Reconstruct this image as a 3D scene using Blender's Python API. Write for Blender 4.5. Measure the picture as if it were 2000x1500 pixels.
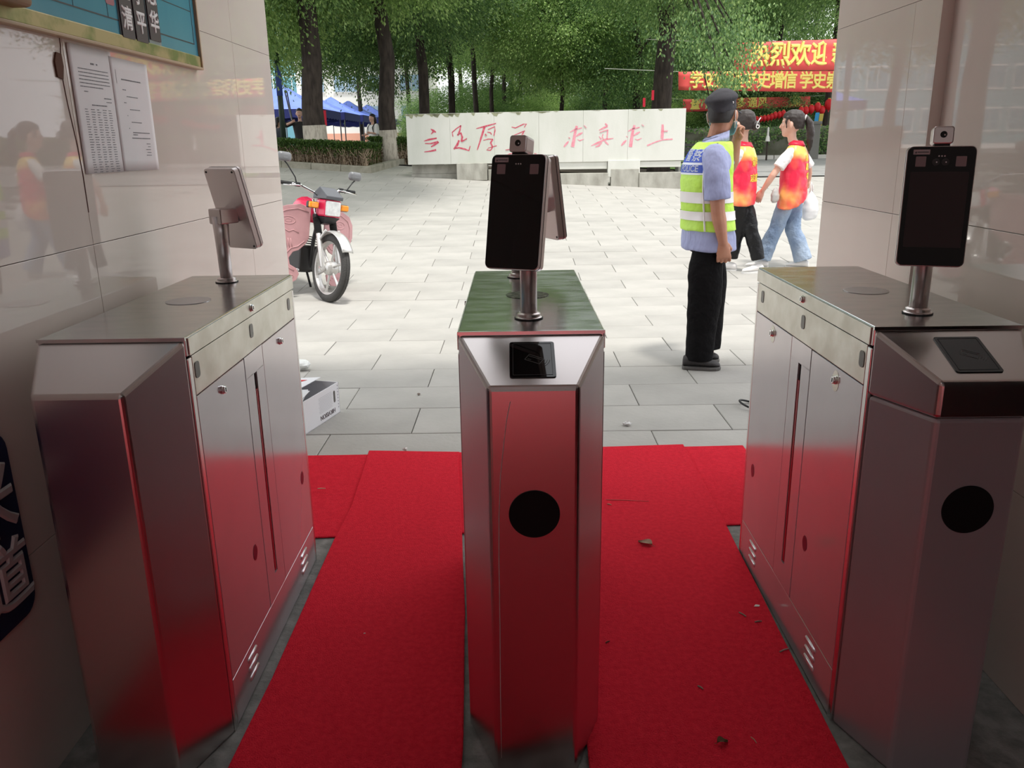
import bpy, bmesh, math, random
from mathutils import Vector, Matrix, noise
from mathutils.bvhtree import BVHTree
random.seed(7)
V = Vector
PI = math.pi
S = bpy.context.scene
COL = S.collection
for o in list(bpy.data.objects):
    bpy.data.objects.remove(o)

# ------------------------------------------------------------ camera
CAM_H, CAM_F = 1.3847, 1599.47          # focal length in pixels of a 2000 px wide picture
pit, yaw, rol = .2842, -.0070, -.0149
fw = V((math.sin(yaw) * math.cos(pit), math.cos(yaw) * math.cos(pit), -math.sin(pit)))
rt = V((math.cos(yaw), -math.sin(yaw), 0))
up = rt.cross(fw)
rt, up = math.cos(rol) * rt + math.sin(rol) * up, -math.sin(rol) * rt + math.cos(rol) * up
cam = bpy.data.cameras.new('camera')
cam.sensor_width = 36
cam.lens = 36 * CAM_F / 2000
cam.clip_end = 400
cam.clip_start = .02
camo = bpy.data.objects.new('camera', cam)
COL.objects.link(camo)
camo.matrix_world = Matrix(((rt.x, up.x, -fw.x, 0), (rt.y, up.y, -fw.y, 0), (rt.z, up.z, -fw.z, CAM_H), (0, 0, 0, 1)))
S.camera = camo

# ------------------------------------------------------------ light
world = bpy.data.worlds.new('world')
S.world = world
world.use_nodes = True
wn = world.node_tree.nodes
wn['Background'].inputs[0].default_value = (.96, .97, 1.0, 1)
wn['Background'].inputs[1].default_value = 1.45
sun = bpy.data.lights.new('sun', 'SUN')
sun.energy = 2.5
sun.angle = math.radians(7)
sun.color = (1, .965, .90)
suno = bpy.data.objects.new('sun', sun)
COL.objects.link(suno)
# high sun behind the gate, a little to the right
sd = V((.16, -.30, 1)).normalized()
suno.rotation_euler = sd.to_track_quat('Z', 'Y').to_euler()
suno.location = (3, -4, 20)
vs = S.view_settings
vs.view_transform = 'Standard'
vs.look = 'None'
vs.exposure = 0.38
vs.gamma = 1
vs.use_curve_mapping = False

# ------------------------------------------------------------ picking points from the survey of the place
def ray(px, py):
    return fw + rt * ((px - 1000) / CAM_F) - up * ((py - 750) / CAM_F)
def at_y(px, py, y):
    d = ray(px, py); return V((0, 0, CAM_H)) + d * (y / d.y)
def at_z(px, py, z):
    d = ray(px, py); return V((0, 0, CAM_H)) + d * ((z - CAM_H) / d.z)
def gz(x, y):                            # the plaza climbs away from the gate, more to the left
    t = max(0, y - 7.2)
    t = t * t / (t + 1.2) if t > 0 else 0
    z = t / 10.0 * max(.40, .62 - .048 * (x - .8))
    k = min(1, max(0, (23 - y) / 4)); lim = .80 + .20 * k * k * (3 - 2 * k)
    return z if z < lim else lim + .07 * (1 - math.exp(-(z - lim) / .07))
def at_g(px, py):
    d = ray(px, py); p = V((0, 0, CAM_H))
    for i in range(1, 8000):
        q = p + d * (i * .01)
        if q.z <= gz(q.x, q.y):
            return V((q.x, q.y, gz(q.x, q.y)))
    return q

# ------------------------------------------------------------ materials
def ramp(nt, fac, c0, c1, p0=.3, p1=.7):
    r = nt.nodes.new('ShaderNodeValToRGB')
    r.color_ramp.elements[0].position = p0
    r.color_ramp.elements[1].position = p1
    r.color_ramp.elements[0].color = (*c0, 1)
    r.color_ramp.elements[1].color = (*c1, 1)
    nt.links.new(fac, r.inputs[0])
    return r.outputs[0]
def tex(nt, scale=5, detail=4, stretch=None, rough=.55, kind='Object'):
    tc = nt.nodes.new('ShaderNodeTexCoord')
    mp = nt.nodes.new('ShaderNodeMapping')
    nt.links.new(tc.outputs[kind], mp.inputs[0])
    if stretch:
        mp.inputs['Scale'].default_value = stretch
    n = nt.nodes.new('ShaderNodeTexNoise')
    n.inputs['Scale'].default_value = scale
    n.inputs['Detail'].default_value = detail
    n.inputs['Roughness'].default_value = rough
    nt.links.new(mp.outputs[0], n.inputs['Vector'])
    return n.outputs['Fac']
MATS = {}
def mat(name, c, rough=.6, metal=0, c2=None, nscale=6, nstretch=None, p=(.35, .65), bump=0, bscale=60, bstretch=None,
        rough2=None, spec=.5, bd=.01, coat=0, trans=0, sub=0, rnd=0, island=False, ior=1.45, alpha=1, aniso=0, emit=0):
    if name in MATS:
        return MATS[name]
    m = bpy.data.materials.new(name)
    MATS[name] = m
    m.use_nodes = True
    nt = m.node_tree
    b = nt.nodes['Principled BSDF']
    b.inputs['Base Color'].default_value = (*c, 1)
    b.inputs['Roughness'].default_value = rough
    b.inputs['Metallic'].default_value = metal
    b.inputs['Specular IOR Level'].default_value = spec
    b.inputs['IOR'].default_value = ior
    b.inputs['Alpha'].default_value = alpha
    b.inputs['Coat Weight'].default_value = coat
    b.inputs['Transmission Weight'].default_value = trans
    if sub:
        b.inputs['Subsurface Weight'].default_value = sub
        b.inputs['Subsurface Radius'].default_value = (.02, .008, .004)
    col = None
    if c2 is not None:
        f = tex(nt, nscale, 5, nstretch)
        col = ramp(nt, f, c, c2, *p)
        if rough2 is not None:
            r = ramp(nt, f, (rough,) * 3, (rough2,) * 3, *p)
            nt.links.new(r, b.inputs['Roughness'])
    if rnd:
        if island:
            g = nt.nodes.new('ShaderNodeNewGeometry'); rv = g.outputs['Random Per Island']
        else:
            g = nt.nodes.new('ShaderNodeObjectInfo'); rv = g.outputs['Random']
        mr = nt.nodes.new('ShaderNodeMapRange')
        mr.inputs['To Min'].default_value = 1 - rnd
        mr.inputs['To Max'].default_value = 1 + rnd
        nt.links.new(rv, mr.inputs[0])
        mx = nt.nodes.new('ShaderNodeMix'); mx.data_type = 'RGBA'; mx.blend_type = 'MULTIPLY'
        mx.inputs[0].default_value = 1
        if col is None:
            mx.inputs[6].default_value = (*c, 1)
        else:
            nt.links.new(col, mx.inputs[6])
        nt.links.new(mr.outputs[0], mx.inputs[7])
        col = mx.outputs[2]
    if col is not None:
        nt.links.new(col, b.inputs['Base Color'])
    if bump:
        f = tex(nt, bscale, 3, bstretch)
        bp = nt.nodes.new('ShaderNodeBump')
        bp.inputs['Strength'].default_value = bump
        bp.inputs['Distance'].default_value = bd
        nt.links.new(f, bp.inputs['Height'])
        nt.links.new(bp.outputs[0], b.inputs['Normal'])
    return m
def leaf_mat(name, c1, c2, c3):
    m = bpy.data.materials.new(name)
    m.use_nodes = True
    nt = m.node_tree
    out = nt.nodes['Material Output']
    b = nt.nodes['Principled BSDF']
    g = nt.nodes.new('ShaderNodeNewGeometry')
    r = nt.nodes.new('ShaderNodeValToRGB')
    e = r.color_ramp.elements
    e[0].color = (*c1, 1); e[1].color = (*c3, 1)
    k = e.new(.55); k.color = (*c2, 1)
    nt.links.new(g.outputs['Random Per Island'], r.inputs[0])
    nt.links.new(r.outputs[0], b.inputs['Base Color'])
    b.inputs['Roughness'].default_value = .42
    t = nt.nodes.new('ShaderNodeBsdfTranslucent')
    nt.links.new(r.outputs[0], t.inputs[0])
    mx = nt.nodes.new('ShaderNodeMixShader')
    mx.inputs[0].default_value = .5
    nt.links.new(b.outputs[0], mx.inputs[1])
    nt.links.new(t.outputs[0], mx.inputs[2])
    nt.links.new(mx.outputs[0], out.inputs[0])
    return m

# ------------------------------------------------------------ mesh building
class MB:
    def __init__(s):
        s.v = []; s.f = []
    def add(s, vs, fs, M=None):
        k = len(s.v)
        s.v += [(M @ V(p)) if M else V(p) for p in vs]
        s.f += [tuple(i + k for i in f) for f in fs]
        return s
    def box(s, c, d, M=None):
        x, y, z = c; a, b, e = d[0] / 2, d[1] / 2, d[2] / 2
        vs = [(x + i * a, y + j * b, z + k * e) for i in (-1, 1) for j in (-1, 1) for k in (-1, 1)]
        return s.add(vs, [(0, 1, 3, 2), (4, 6, 7, 5), (0, 4, 5, 1), (2, 3, 7, 6), (0, 2, 6, 4), (1, 5, 7, 3)], M)
    def loft(s, rings, cap=True, M=None):
        n = len(rings[0]); vs = [p for r in rings for p in r]; fs = []
        for i in range(len(rings) - 1):
            for j in range(n):
                k = (j + 1) % n
                fs.append((i * n + j, i * n + k, (i + 1) * n + k, (i + 1) * n + j))
        if cap:
            fs.append(tuple(range(n))[::-1]); fs.append(tuple((len(rings) - 1) * n + j for j in range(n)))
        return s.add(vs, fs, M)
    def tube(s, pts, rad, n=10, ref=None, cap=True, M=None):
        pts = [V(p) for p in pts]
        if not isinstance(rad, (list, tuple)):
            rad = [rad] * len(pts)
        rings = []; prev = V(ref) if ref else None
        for i, p in enumerate(pts):
            a = pts[max(i - 1, 0)]; b = pts[min(i + 1, len(pts) - 1)]
            t = (b - a).normalized()
            if prev is None:
                prev = V((1, 0, 0)) if abs(t.x) < .8 else V((0, 1, 0))
            u = (prev - t * prev.dot(t)).normalized()
            w = t.cross(u); prev = V(ref) if ref else u
            r = rad[i]; ra, rb = r if isinstance(r, (list, tuple)) else (r, r)
            rings.append([p + u * (ra * math.cos(2 * PI * j / n)) + w * (rb * math.sin(2 * PI * j / n)) for j in range(n)])
        return s.loft(rings, cap, M)
    def limb(s, pts, rad, n=12, ref=None, M=None, end=True):     # rounded ends
        pts = [V(p) for p in pts]; rad = list(rad)
        g = lambda r, k: tuple(x * k for x in r) if isinstance(r, (list, tuple)) else r * k
        m = lambda r: min(r) if isinstance(r, (list, tuple)) else r
        d0 = (pts[0] - pts[1]).normalized(); d1 = (pts[-1] - pts[-2]).normalized()
        P = [pts[0] + d0 * m(rad[0]) * .8, pts[0] + d0 * m(rad[0]) * .5] + pts + [pts[-1] + d1 * m(rad[-1]) * .5, pts[-1] + d1 * m(rad[-1]) * .8]
        Rr = [g(rad[0], .45), g(rad[0], .84)] + rad + [g(rad[-1], .84), g(rad[-1], .45)]
        if not end: P = P[:-2]; Rr = Rr[:-2]
        return s.tube(P, Rr, n, ref, True, M)
    def lathe(s, prof, n=24, M=None, cap=True):        # profile of (r, z)
        return s.loft([[V((r * math.cos(2 * PI * j / n), r * math.sin(2 * PI * j / n), z)) for j in range(n)] for r, z in prof], cap, M)
    def ell(s, c, r, n=16, m=10, M=None):
        c = V(c)
        rings = []
        for i in range(m + 1):
            a = -PI / 2 + PI * i / m
            k = max(math.cos(a), .04)
            rings.append([c + V((r[0] * k * math.cos(2 * PI * j / n), r[1] * k * math.sin(2 * PI * j / n), r[2] * math.sin(a))) for j in range(n)])
        return s.loft(rings, True, M)
    def prism(s, poly, z0, z1, M=None):
        n = len(poly)
        vs = [(x, y, z0) for x, y in poly] + [(x, y, z1) for x, y in poly]
        fs = [tuple(range(n))[::-1], tuple(range(n, 2 * n))] + [(i, (i + 1) % n, n + (i + 1) % n, n + i) for i in range(n)]
        return s.add(vs, fs, M)
    def mesh(s, name='m'):
        me = bpy.data.meshes.new(name)
        me.from_pydata([tuple(p) for p in s.v], [], s.f)
        bm = bmesh.new(); bm.from_mesh(me)
        bmesh.ops.recalc_face_normals(bm, faces=bm.faces)
        bm.to_mesh(me); bm.free()
        return me
def rrect(w, h, r, n=4, cx=0, cy=0):
    out = []
    for sx, sy, a0 in ((1, 1, 0), (-1, 1, 90), (-1, -1, 180), (1, -1, 270)):
        for i in range(n + 1):
            a = math.radians(a0 + 90 * i / n)
            out.append((cx + sx * (w / 2 - r) + r * math.cos(a), cy + sy * (h / 2 - r) + r * math.sin(a)))
    return out
def frame(o, x, y, z):                  # matrix from an origin and three axes
    x, y, z = V(x), V(y), V(z)
    return Matrix(((x.x, y.x, z.x, o[0]), (x.y, y.y, z.y, o[1]), (x.z, y.z, z.z, o[2]), (0, 0, 0, 1)))
def Tr(*p): return Matrix.Translation(V(p))
def Rz(a): return Matrix.Rotation(a, 4, 'Z')
def Rx(a): return Matrix.Rotation(a, 4, 'X')
def Ry(a): return Matrix.Rotation(a, 4, 'Y')
FRONT = Matrix(((1, 0, 0, 0), (0, 0, -1, 0), (0, 1, 0, 0), (0, 0, 0, 1)))     # draws a picture-plane shape (x, y, towards viewer) facing -Y
FRONT_ = lambda x, y, z: Tr(x, y, z) @ FRONT

def link(name, me, m, parent=None, smooth=False, bevel=0, seg=2, ang=30):
    o = bpy.data.objects.new(name, me)
    COL.objects.link(o)
    if m is not None:
        me.materials.clear(); me.materials.append(m)
    if parent is not None:
        o.parent = parent
    if smooth:
        for p in me.polygons:
            p.use_smooth = True
    if bevel:
        bv = o.modifiers.new('bevel', 'BEVEL')
        bv.width = bevel; bv.segments = seg; bv.limit_method = 'ANGLE'; bv.angle_limit = math.radians(ang)
        bv.harden_normals = False
    return o
def obj(name, mb, m, parent=None, **k):
    return link(name, mb.mesh(name), m, parent, **k)
def tag(o, label=None, cat=None, group=None, kind=None):
    if label: o['label'] = label
    if cat: o['category'] = cat
    if group: o['group'] = group
    if kind: o['kind'] = kind
    return o
def thing(name, label, cat, loc=(0, 0, 0), rz=0, group=None):
    o = bpy.data.objects.new(name, None)
    COL.objects.link(o)
    o.empty_display_size = .1
    o.location = loc; o.rotation_euler = (0, 0, rz)
    return tag(o, label, cat, group)
KIDS = {}
def copy_tree(o, parent=None):
    c = o.copy(); COL.objects.link(c)
    if parent is not None: c.parent = parent
    for ch in o.children:
        copy_tree(ch, c)
    return c
def evaluated(o):
    dg = bpy.context.evaluated_depsgraph_get()
    dg.update()
    me = bpy.data.meshes.new_from_object(o.evaluated_get(dg))
    return me
def fuse(mb, voxel=.01, smooth=4, wob=0, wscale=6):
    me = mb.mesh('tmp')
    o = bpy.data.objects.new('tmp', me); COL.objects.link(o)
    r = o.modifiers.new('r', 'REMESH'); r.mode = 'VOXEL'; r.voxel_size = voxel
    if smooth:
        s = o.modifiers.new('s', 'SMOOTH'); s.iterations = smooth; s.factor = .5
    out = evaluated(o)
    bpy.data.objects.remove(o); bpy.data.meshes.remove(me)
    if wob:
        for v in out.vertices:
            p = v.co * wscale
            n = noise.noise_vector(p) + .5 * noise.noise_vector(p * 2.3)
            v.co += v.normal * (n.x * wob)
    for p in out.polygons:
        p.use_smooth = True
    return out
def text_mb(body, size, bold=0, extrude=0, align='CENTER', width=1, spacing=1):
    # thickened with a flat bevel, which keeps the counters open
    c = bpy.data.curves.new('t', 'FONT')
    c.body = body; c.size = size; c.bevel_depth = bold; c.bevel_resolution = 0; c.extrude = extrude; c.resolution_u = 3
    c.align_x = align; c.align_y = 'CENTER'; c.space_character = spacing
    o = bpy.data.objects.new('t', c); COL.objects.link(o)
    me = evaluated(o)
    mb = MB()
    mb.add([(v.co.x * width, v.co.y, v.co.z) for v in me.vertices], [tuple(p.vertices) for p in me.polygons])
    bpy.data.objects.remove(o); bpy.data.curves.remove(c); bpy.data.meshes.remove(me)
    return mb
def flat_mesh(mb, name='text'):          # keeps face directions
    me = bpy.data.meshes.new(name); me.from_pydata([tuple(p) for p in mb.v], [], mb.f); return me
def moved(mb, M):
    o = MB(); o.add(mb.v, mb.f, M); return o

# ------------------------------------------------------------ shared materials
steel = mat('brushed steel', (.62, .58, .575), .27, 1)
steel_side = mat('filmed steel', (.66, .62, .645), .13, .62, c2=(.61, .575, .60), nscale=3, rough2=.18)
steel_band = mat('dull steel band', (.80, .80, .73), .42, 1, c2=(.72, .72, .63), nscale=14, rough2=.5)
steel_lid = mat('scratched steel lid', (.60, .60, .60), .17, 1, c2=(.55, .56, .56), nscale=10, nstretch=(1, 2.5, 1), rough2=.24, bump=.012, bscale=9, bstretch=(1, 3, 1))
steel_film = mat('film covered front', (.44, .40, .42), .34, .45, c2=(.40, .36, .38), nscale=2, rough2=.40)
steel_edge = mat('bright steel trim', (.72, .70, .69), .25, 1)
chrome = mat('chrome', (.85, .85, .86), .08, 1)
alu = mat('anodised aluminium', (.66, .60, .59), .33, 1)
black_gloss = mat('black gloss glass', (.004, .004, .005), .04, spec=.5)
black_matt = mat('black matt', (.006, .006, .006), .7, spec=.2)
screen_grey = mat('dead screen', (.030, .017, .019), .12)
window_dark = mat('sensor window', (.10, .10, .085), .25)
grey_patch = mat('mauve plastic window', (.25, .18, .19), .35)
red_deep = mat('red acrylic', (.42, .012, .025), .25)
white_label = mat('white label', (.42, .36, .37), .5)
print_grey = mat('printed grey', (.03, .03, .035), .6)
rubber = mat('rubber', (.012, .012, .012), .6)

TW, TL, TN, TWN, TS = .3177, .8844, .1718, .1821, .0688
Z1, Z2, ZK = .9556, .8629, .1335
def nose_mb(z0, z1=None, d=0):
    """front cover: half hexagon in plan with a sloping top; d pulls it in"""
    h, w, n = TW / 2 - d, TWN / 2 - d * .6, TN - d
    mb = MB()
    if z1 is None:
        ta, tb = .993, .993 - TS + .0
    else:
        ta = tb = z1
    P = [(-h, 0), (-w, -n), (w, -n), (h, 0)]
    lo = [(x, y, z0) for x, y in P]
    hi = [(-h, 0, ta), (-w, -n, tb), (w, -n, tb), (h, 0, ta)]
    mb.add(lo + hi, [(0, 1, 2, 3), (4, 7, 6, 5), (0, 4, 5, 1), (1, 5, 6, 2), (2, 6, 7, 3), (3, 7, 4, 0)])
    return mb
def turnstile(label, loc, rz, reader, hole, filmed, disc):
    t = thing('turnstile', label, 'turnstile', loc, rz, None)
    h = TW / 2
    obj('cabinet_body', MB().box((0, TL / 2, .476), (TW - .014, TL - .006, .952)), steel_side, t)
    lid = obj('lid', MB().box((0, TL / 2, .9785), (TW - .002, TL, .043)), steel_lid, t, bevel=.0025)
    obj('lid_rim', MB().box((0, -.0012, .9965), (TW, .004, .007)), steel_lid, lid)
    dm = MB().lathe([(.057, 1.0), (.057, 1.0012), (.054, 1.0016)], 40, Tr(0, .438, 0))
    obj('cable_cover_disc', dm, disc, lid)
    for sx in (-1, 1):
        for y in (.011, TL - .009):
            obj('corner_post', MB().box((sx * (h - .006), y, .476), (.012, .02 if y < .1 else .016, .952)), steel_edge, t, bevel=.002)
        X = sx * (h - .0035)
        sgn = lambda a, b: MB().box((X, (a[0] + a[1]) / 2, (b[0] + b[1]) / 2), (.007, a[1] - a[0] - .003, b[1] - b[0] - .003))
        ya, yb = .021, TL - .017
        lb = obj('lid_side_band', MB().box((sx * (h + .0008), TL / 2 + .004, .9765), (.002, TL - .016, .038)), steel_band, t)
        band = obj('sensor_band', sgn((ya, yb), (Z2, Z1)), steel_band, t, bevel=.001)
        Mx = frame((sx * h, 0, 0), (0, sx, 0), (0, 0, 1), (sx, 0, 0))      # side plane: x along the cabinet, y up, z outwards
        for y in (.043, .435, .815):
            obj('sensor_window', MB().prism(rrect(.026, .037, .009, 4, y * sx, .918), -.001, .0015, Mx), window_dark, band)
        def lock(par, y, z, r=.011):
            mb = MB().lathe([(r, 0), (r, .003), (r * .85, .004), (r * .85, .008), (r * .7, .009)], 18, Mx @ Tr(y * sx, z, 0))
            k = obj('lock', mb, chrome, par, smooth=False)
            obj('keyhole', MB().box((y * sx, z, .0093), (.002, r * .9, .001), Mx), black_matt, k)
            return k
        lock(lb, .447, .978, .0105)
        for i, (a, b, ly, dy) in enumerate(((ya, .352, .178, .276), (.512, yb, .686, .788))):
            d = obj('door_panel', sgn((a, b), (ZK, Z2)), steel_side, t, bevel=.001)
            if filmed:
                obj('film_ring', MB().lathe([(.026, 0), (.026, .0006)], 28, Mx @ Tr(ly * sx, .828, 0) @ Matrix.Diagonal((.8, 1, 1, 1))), steel_band, d)
            lock(d, ly, .831)
            obj('reflecting_port', MB().prism([(dy * sx + .017 * math.cos(2 * PI * q / 20), .346 + .022 * math.sin(2 * PI * q / 20)) for q in range(20)], -.001, .0008, Mx), mat('red reflection port', (.16, .012, .03), .3), d)  # red mirrored in the dark hole is put into its colour
        # centre panel in four strips round the wing slot
        sp = MB()
        for a, b in (((.354, .512), (ZK, .203)), ((.354, .512), (.803, Z2)), ((.354, .421), (.2, .806)), ((.445, .512), (.2, .806))):
            y0, y1 = a; z0, z1 = b
            sp.box((X, (y0 + y1) / 2, (z0 + z1) / 2), (.007, y1 - y0 - (.003 if y1 - y0 > .1 else .0015), z1 - z0 - .001))
        wp = obj('wing_panel', sp, steel_side, t)
        obj('wing_slot', MB().box((sx * (h - .0062), .433, .5), (.002, .024, .6)), black_matt, wp)
        obj('wing_edge', MB().box((sx * (h - .0042), .4385, .48), (.004, .012, .55)), red_deep, wp, bevel=.001)
        kp = obj('kick_panel', sgn((ya, yb), (.004, ZK)), steel_side, t, bevel=.001)
        for y0 in (.17, .725):
            for q, z in enumerate((.105, .078, .051)):
                mb = MB()
                mb.limb([(0, y0 - .032, z), (0, y0 + .032, z)], [(.005, .0075)] * 2, 10, (1, 0, 0), Tr(X + sx * .003, 0, 0))
                obj('louvre', mb, steel_side, kp, smooth=True)
    zseam = .848
    if filmed:
        obj('front_cover', nose_mb(0, zseam, .003), steel_film, t, bevel=.009, seg=3, ang=20)
        obj('front_cap', nose_mb(zseam + .001), steel, t, bevel=.008, seg=3, ang=20)
    else:
        obj('front_cover', nose_mb(0), steel, t, bevel=.008, seg=3, ang=20)
    # sloping top
    a = V((0, 0, .993)); b = V((0, -TN, .993 - TS))
    d = (b - a).normalized(); nrm = V((1, 0, 0)).cross(-d)
    Ms = frame(a, (1, 0, 0), -d, nrm)
    if reader:
        r = obj('card_reader', MB().prism(rrect(.094, .122, .006, 3, 0, -.093), -.002, .0022, Ms), black_gloss, t)
        bd = MB()
        for w_, h_, cx, cy in ((.080, .0008, 0, -.039), (.080, .0008, 0, -.147), (.0008, .108, -.04, -.093), (.0008, .108, .04, -.093)):
            bd.box((cx, cy, .0024), (w_, h_, .0006), Ms)
        obj('border_line', bd, print_grey, r)
        ic = MB()
        Mi = Ms @ Tr(.004, -.094, .0024) @ Rz(-.5)
        for w_, h_, cx, cy in ((.034, .001, 0, .010), (.034, .001, 0, -.010), (.001, .02, -.017, 0), (.001, .02, .017, 0), (.03, .001, 0, .005), (.008, .001, -.009, -.005)):
            ic.box((cx, cy, 0), (w_, h_, .0005), Mi)
        for q in range(3):
            pts = [(.02 + .005 * q + .0 * 1, 0, 0)]
            ic.tube([((.022 + .005 * q) * math.cos(s * .12 - .35), (.022 + .005 * q) * math.sin(s * .12 - .35), 0) for s in range(7)], .0005, 4, None, True, Mi)
        obj('card_icon', ic, mat('icon grey', (.09, .085, .085), .5), r)
    if hole:
        yy = -TN - (.0005 if not filmed else -.0025)
        hm = MB().lathe([(.053, -.001), (.053, .0012), (.0505, .0016)], 48, FRONT_(0, yy, .651))
        obj('indicator_window', hm, black_matt, t)
    return t
disc_plain = mat('dull steel disc', (.42, .40, .40), .35, 1)
disc_dark = mat('dark grille disc', (.045, .05, .03), .4, .6, c2=(.20, .20, .16), nscale=60, p=(.5, .6))
mid_ = turnstile('middle steel turnstile with black card reader on its sloped top and dark round window', (.0309, 1.7222, 0), .0031, True, True, False, disc_dark)
fe_ = MB()
fe_.tube([at_y(px, py, 1.5494) - V((.0309, 1.7222, 0)) for px, py in ((996, 785), (989, 820), (983, 870), (977, 930), (974, 1010), (974, 1100), (976, 1220), (977, 1350), (979, 1480))], .0009, 5)
obj('film_edge', fe_, mat('film edge', (.62, .50, .50), .3), mid_, smooth=True)['label'] = 'pale curved edge of peeling protective film'
turnstile('steel turnstile beside the blue board wall, no card reader on its plain front', (-.8667, 1.7016, 0), .0034, False, False, False, disc_plain)
turnstile('filmed steel turnstile with a separate front cap, against the bare tiled wall', (.9233, 1.7170, 0), -.0059, True, True, True, disc_plain)

# ------------------------------------------------------------ face terminals
def terminal(label, loc, facing, tilt, zc, cam_top, seen_front, hgt=.245, wid=.128, dx=0, pole_r=(.0195, .0195), reach=.058):
    t = thing('face_terminal', label, 'terminal', loc, facing)
    top = zc - .02
    obj('collar', MB().lathe([(.031, 0), (.031, .004), (.027, .006), (.027, .012), (.022, .015)], 28), alu, t)
    obj('rubber_ring', MB().lathe([(.033, 0), (.033, .0025)], 28), rubber, t)
    obj('pole', MB().tube([(0, 0, .01), (0, 0, top - .07), (0, 0, top)], [pole_r[0], (pole_r[0] + pole_r[1]) / 2, pole_r[1]], 24), alu, t, smooth=True)
    br = obj('bracket', MB().box((0, .020 - reach * .6, top), (.05, reach * 1.2, .045)), alu, t, bevel=.004)
    obj('bracket_screw', MB().lathe([(.005, 0), (.005, .002)], 10, Tr(.0252, -.03, top) @ Ry(PI / 2)), black_matt, br)
    H = Tr(dx, -reach, zc) @ Rx(-tilt)
    hs = obj('housing', MB().prism(rrect(wid, hgt, .012, 5), -.016, .012, H @ FRONT), alu, t, bevel=.002)
    obj('seam', MB().prism(rrect(wid + .0012, hgt + .0012, .0125, 5), .002, .004, H @ FRONT), mat('seam dark', (.10, .085, .085), .5), hs)
    for sx in (-1, 1):
        for sy in (-1, 1):
            obj('screw', MB().lathe([(.0032, 0), (.0032, .0012)], 10, H @ Tr(sx * (wid / 2 - .010), .016, sy * (hgt / 2 - .010)) @ Rx(-PI / 2)), rubber, hs)
    gl = obj('glass', MB().prism(rrect(wid - .004, hgt - .004, .011, 5), .0115, .0145, H @ FRONT), black_gloss, t)
    G = H @ FRONT @ Tr(0, 0, .0146)
    k = hgt / 2
    for sx in (-1, 1):
        obj('infrared_panel', MB().prism(rrect(.020, .021, .001, 1, sx * .0385, k - .032), 0, .0006, G), grey_patch, gl)
    st = obj('sticker', MB().prism(rrect(.032, .010, .0006, 1, -.0385, k - .0125), 0, .0008, G), white_label, gl)
    obj('sticker_print', MB().box((-.036, k - .0127, .001), (.022, .0016, .0003), G).prism([(-.0515, k - .0150), (-.0475, k - .0150), (-.0495, k - .0105)], .0009, .0011, G), print_grey, st)
    led = MB()
    for q in (-1, 0, 1):
        led.lathe([(.0016, 0), (.0016, .0005)], 8, G @ Tr(q * .0055 + .001, k - .021, 0))
    obj('indicator_dots', led, mat('pale dots', (.62, .58, .58), .4), gl)
    if seen_front == 'lit':
        obj('screen', MB().prism(rrect(wid - .022, .158, .001, 1, 0, -.006), 0, .0004, G), screen_grey, gl)
        for sx in (-.009, .009):
            ln = obj('lens', MB().lathe([(.0075, 0), (.0075, .0006), (.004, .0008)], 20, G @ Tr(sx, k - .033, 0)), mat('lens ring', (.02, .017, .018), .3), gl)
            obj('lens_glint', MB().lathe([(.0015, 0), (.0015, .0012)], 8, G @ Tr(sx + .001, k - .0335, 0)), mat('painted glint', (.7, .7, .72), .1), ln)  # pale disc stands in for the highlight on the lens
    if cam_top:
        C = H @ Tr(-.004 if seen_front != 'lit' else 0, .004, k + .022)
        cb = obj('camera_module', MB().prism(rrect(.040, .036, .006, 4), -.025, .018, C @ FRONT), alu, t, bevel=.0025)
        obj('module_foot', MB().box((0, 0, -.0195), (.03, .022, .006), C), rubber, cb)
        ls = obj('lens', MB().lathe([(.0068, .0179), (.0068, .0186), (.005, .0184)], 20, C @ FRONT @ Tr(0, .001, 0)), black_gloss, cb)
        obj('lens_glint', MB().lathe([(.0016, .0186), (.0016, .019)], 8, C @ FRONT @ Tr(.002, .0, 0)), mat('painted glint', (.7, .7, .72), .1), ls)  # highlight on the camera lens, modelled as a pale disc
    return t
terminal('face terminal with all-black glass turned slightly aside, at the front of the middle turnstile', (.028, 1.857, 1.0), -.42, .21, .243, True, 'dark')
terminal('face terminal facing the plaza, on the far end of the middle turnstile', (.006, 2.47, 1.0), PI / 2 + .45, .13, .232, False, 'dark', reach=.105)
terminal('face terminal seen from its grey metal back, on the turnstile under the notices', (-.871, 2.452, 1.0), PI - .52, .25, .215, False, 'dark', pole_r=(.0175, .024))
terminal('face terminal with a dim rectangular screen and camera block, by the bare tiled wall', (.92, 1.853, 1.0), -.33, .10, .243, True, 'lit', wid=.134, hgt=.252)

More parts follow.
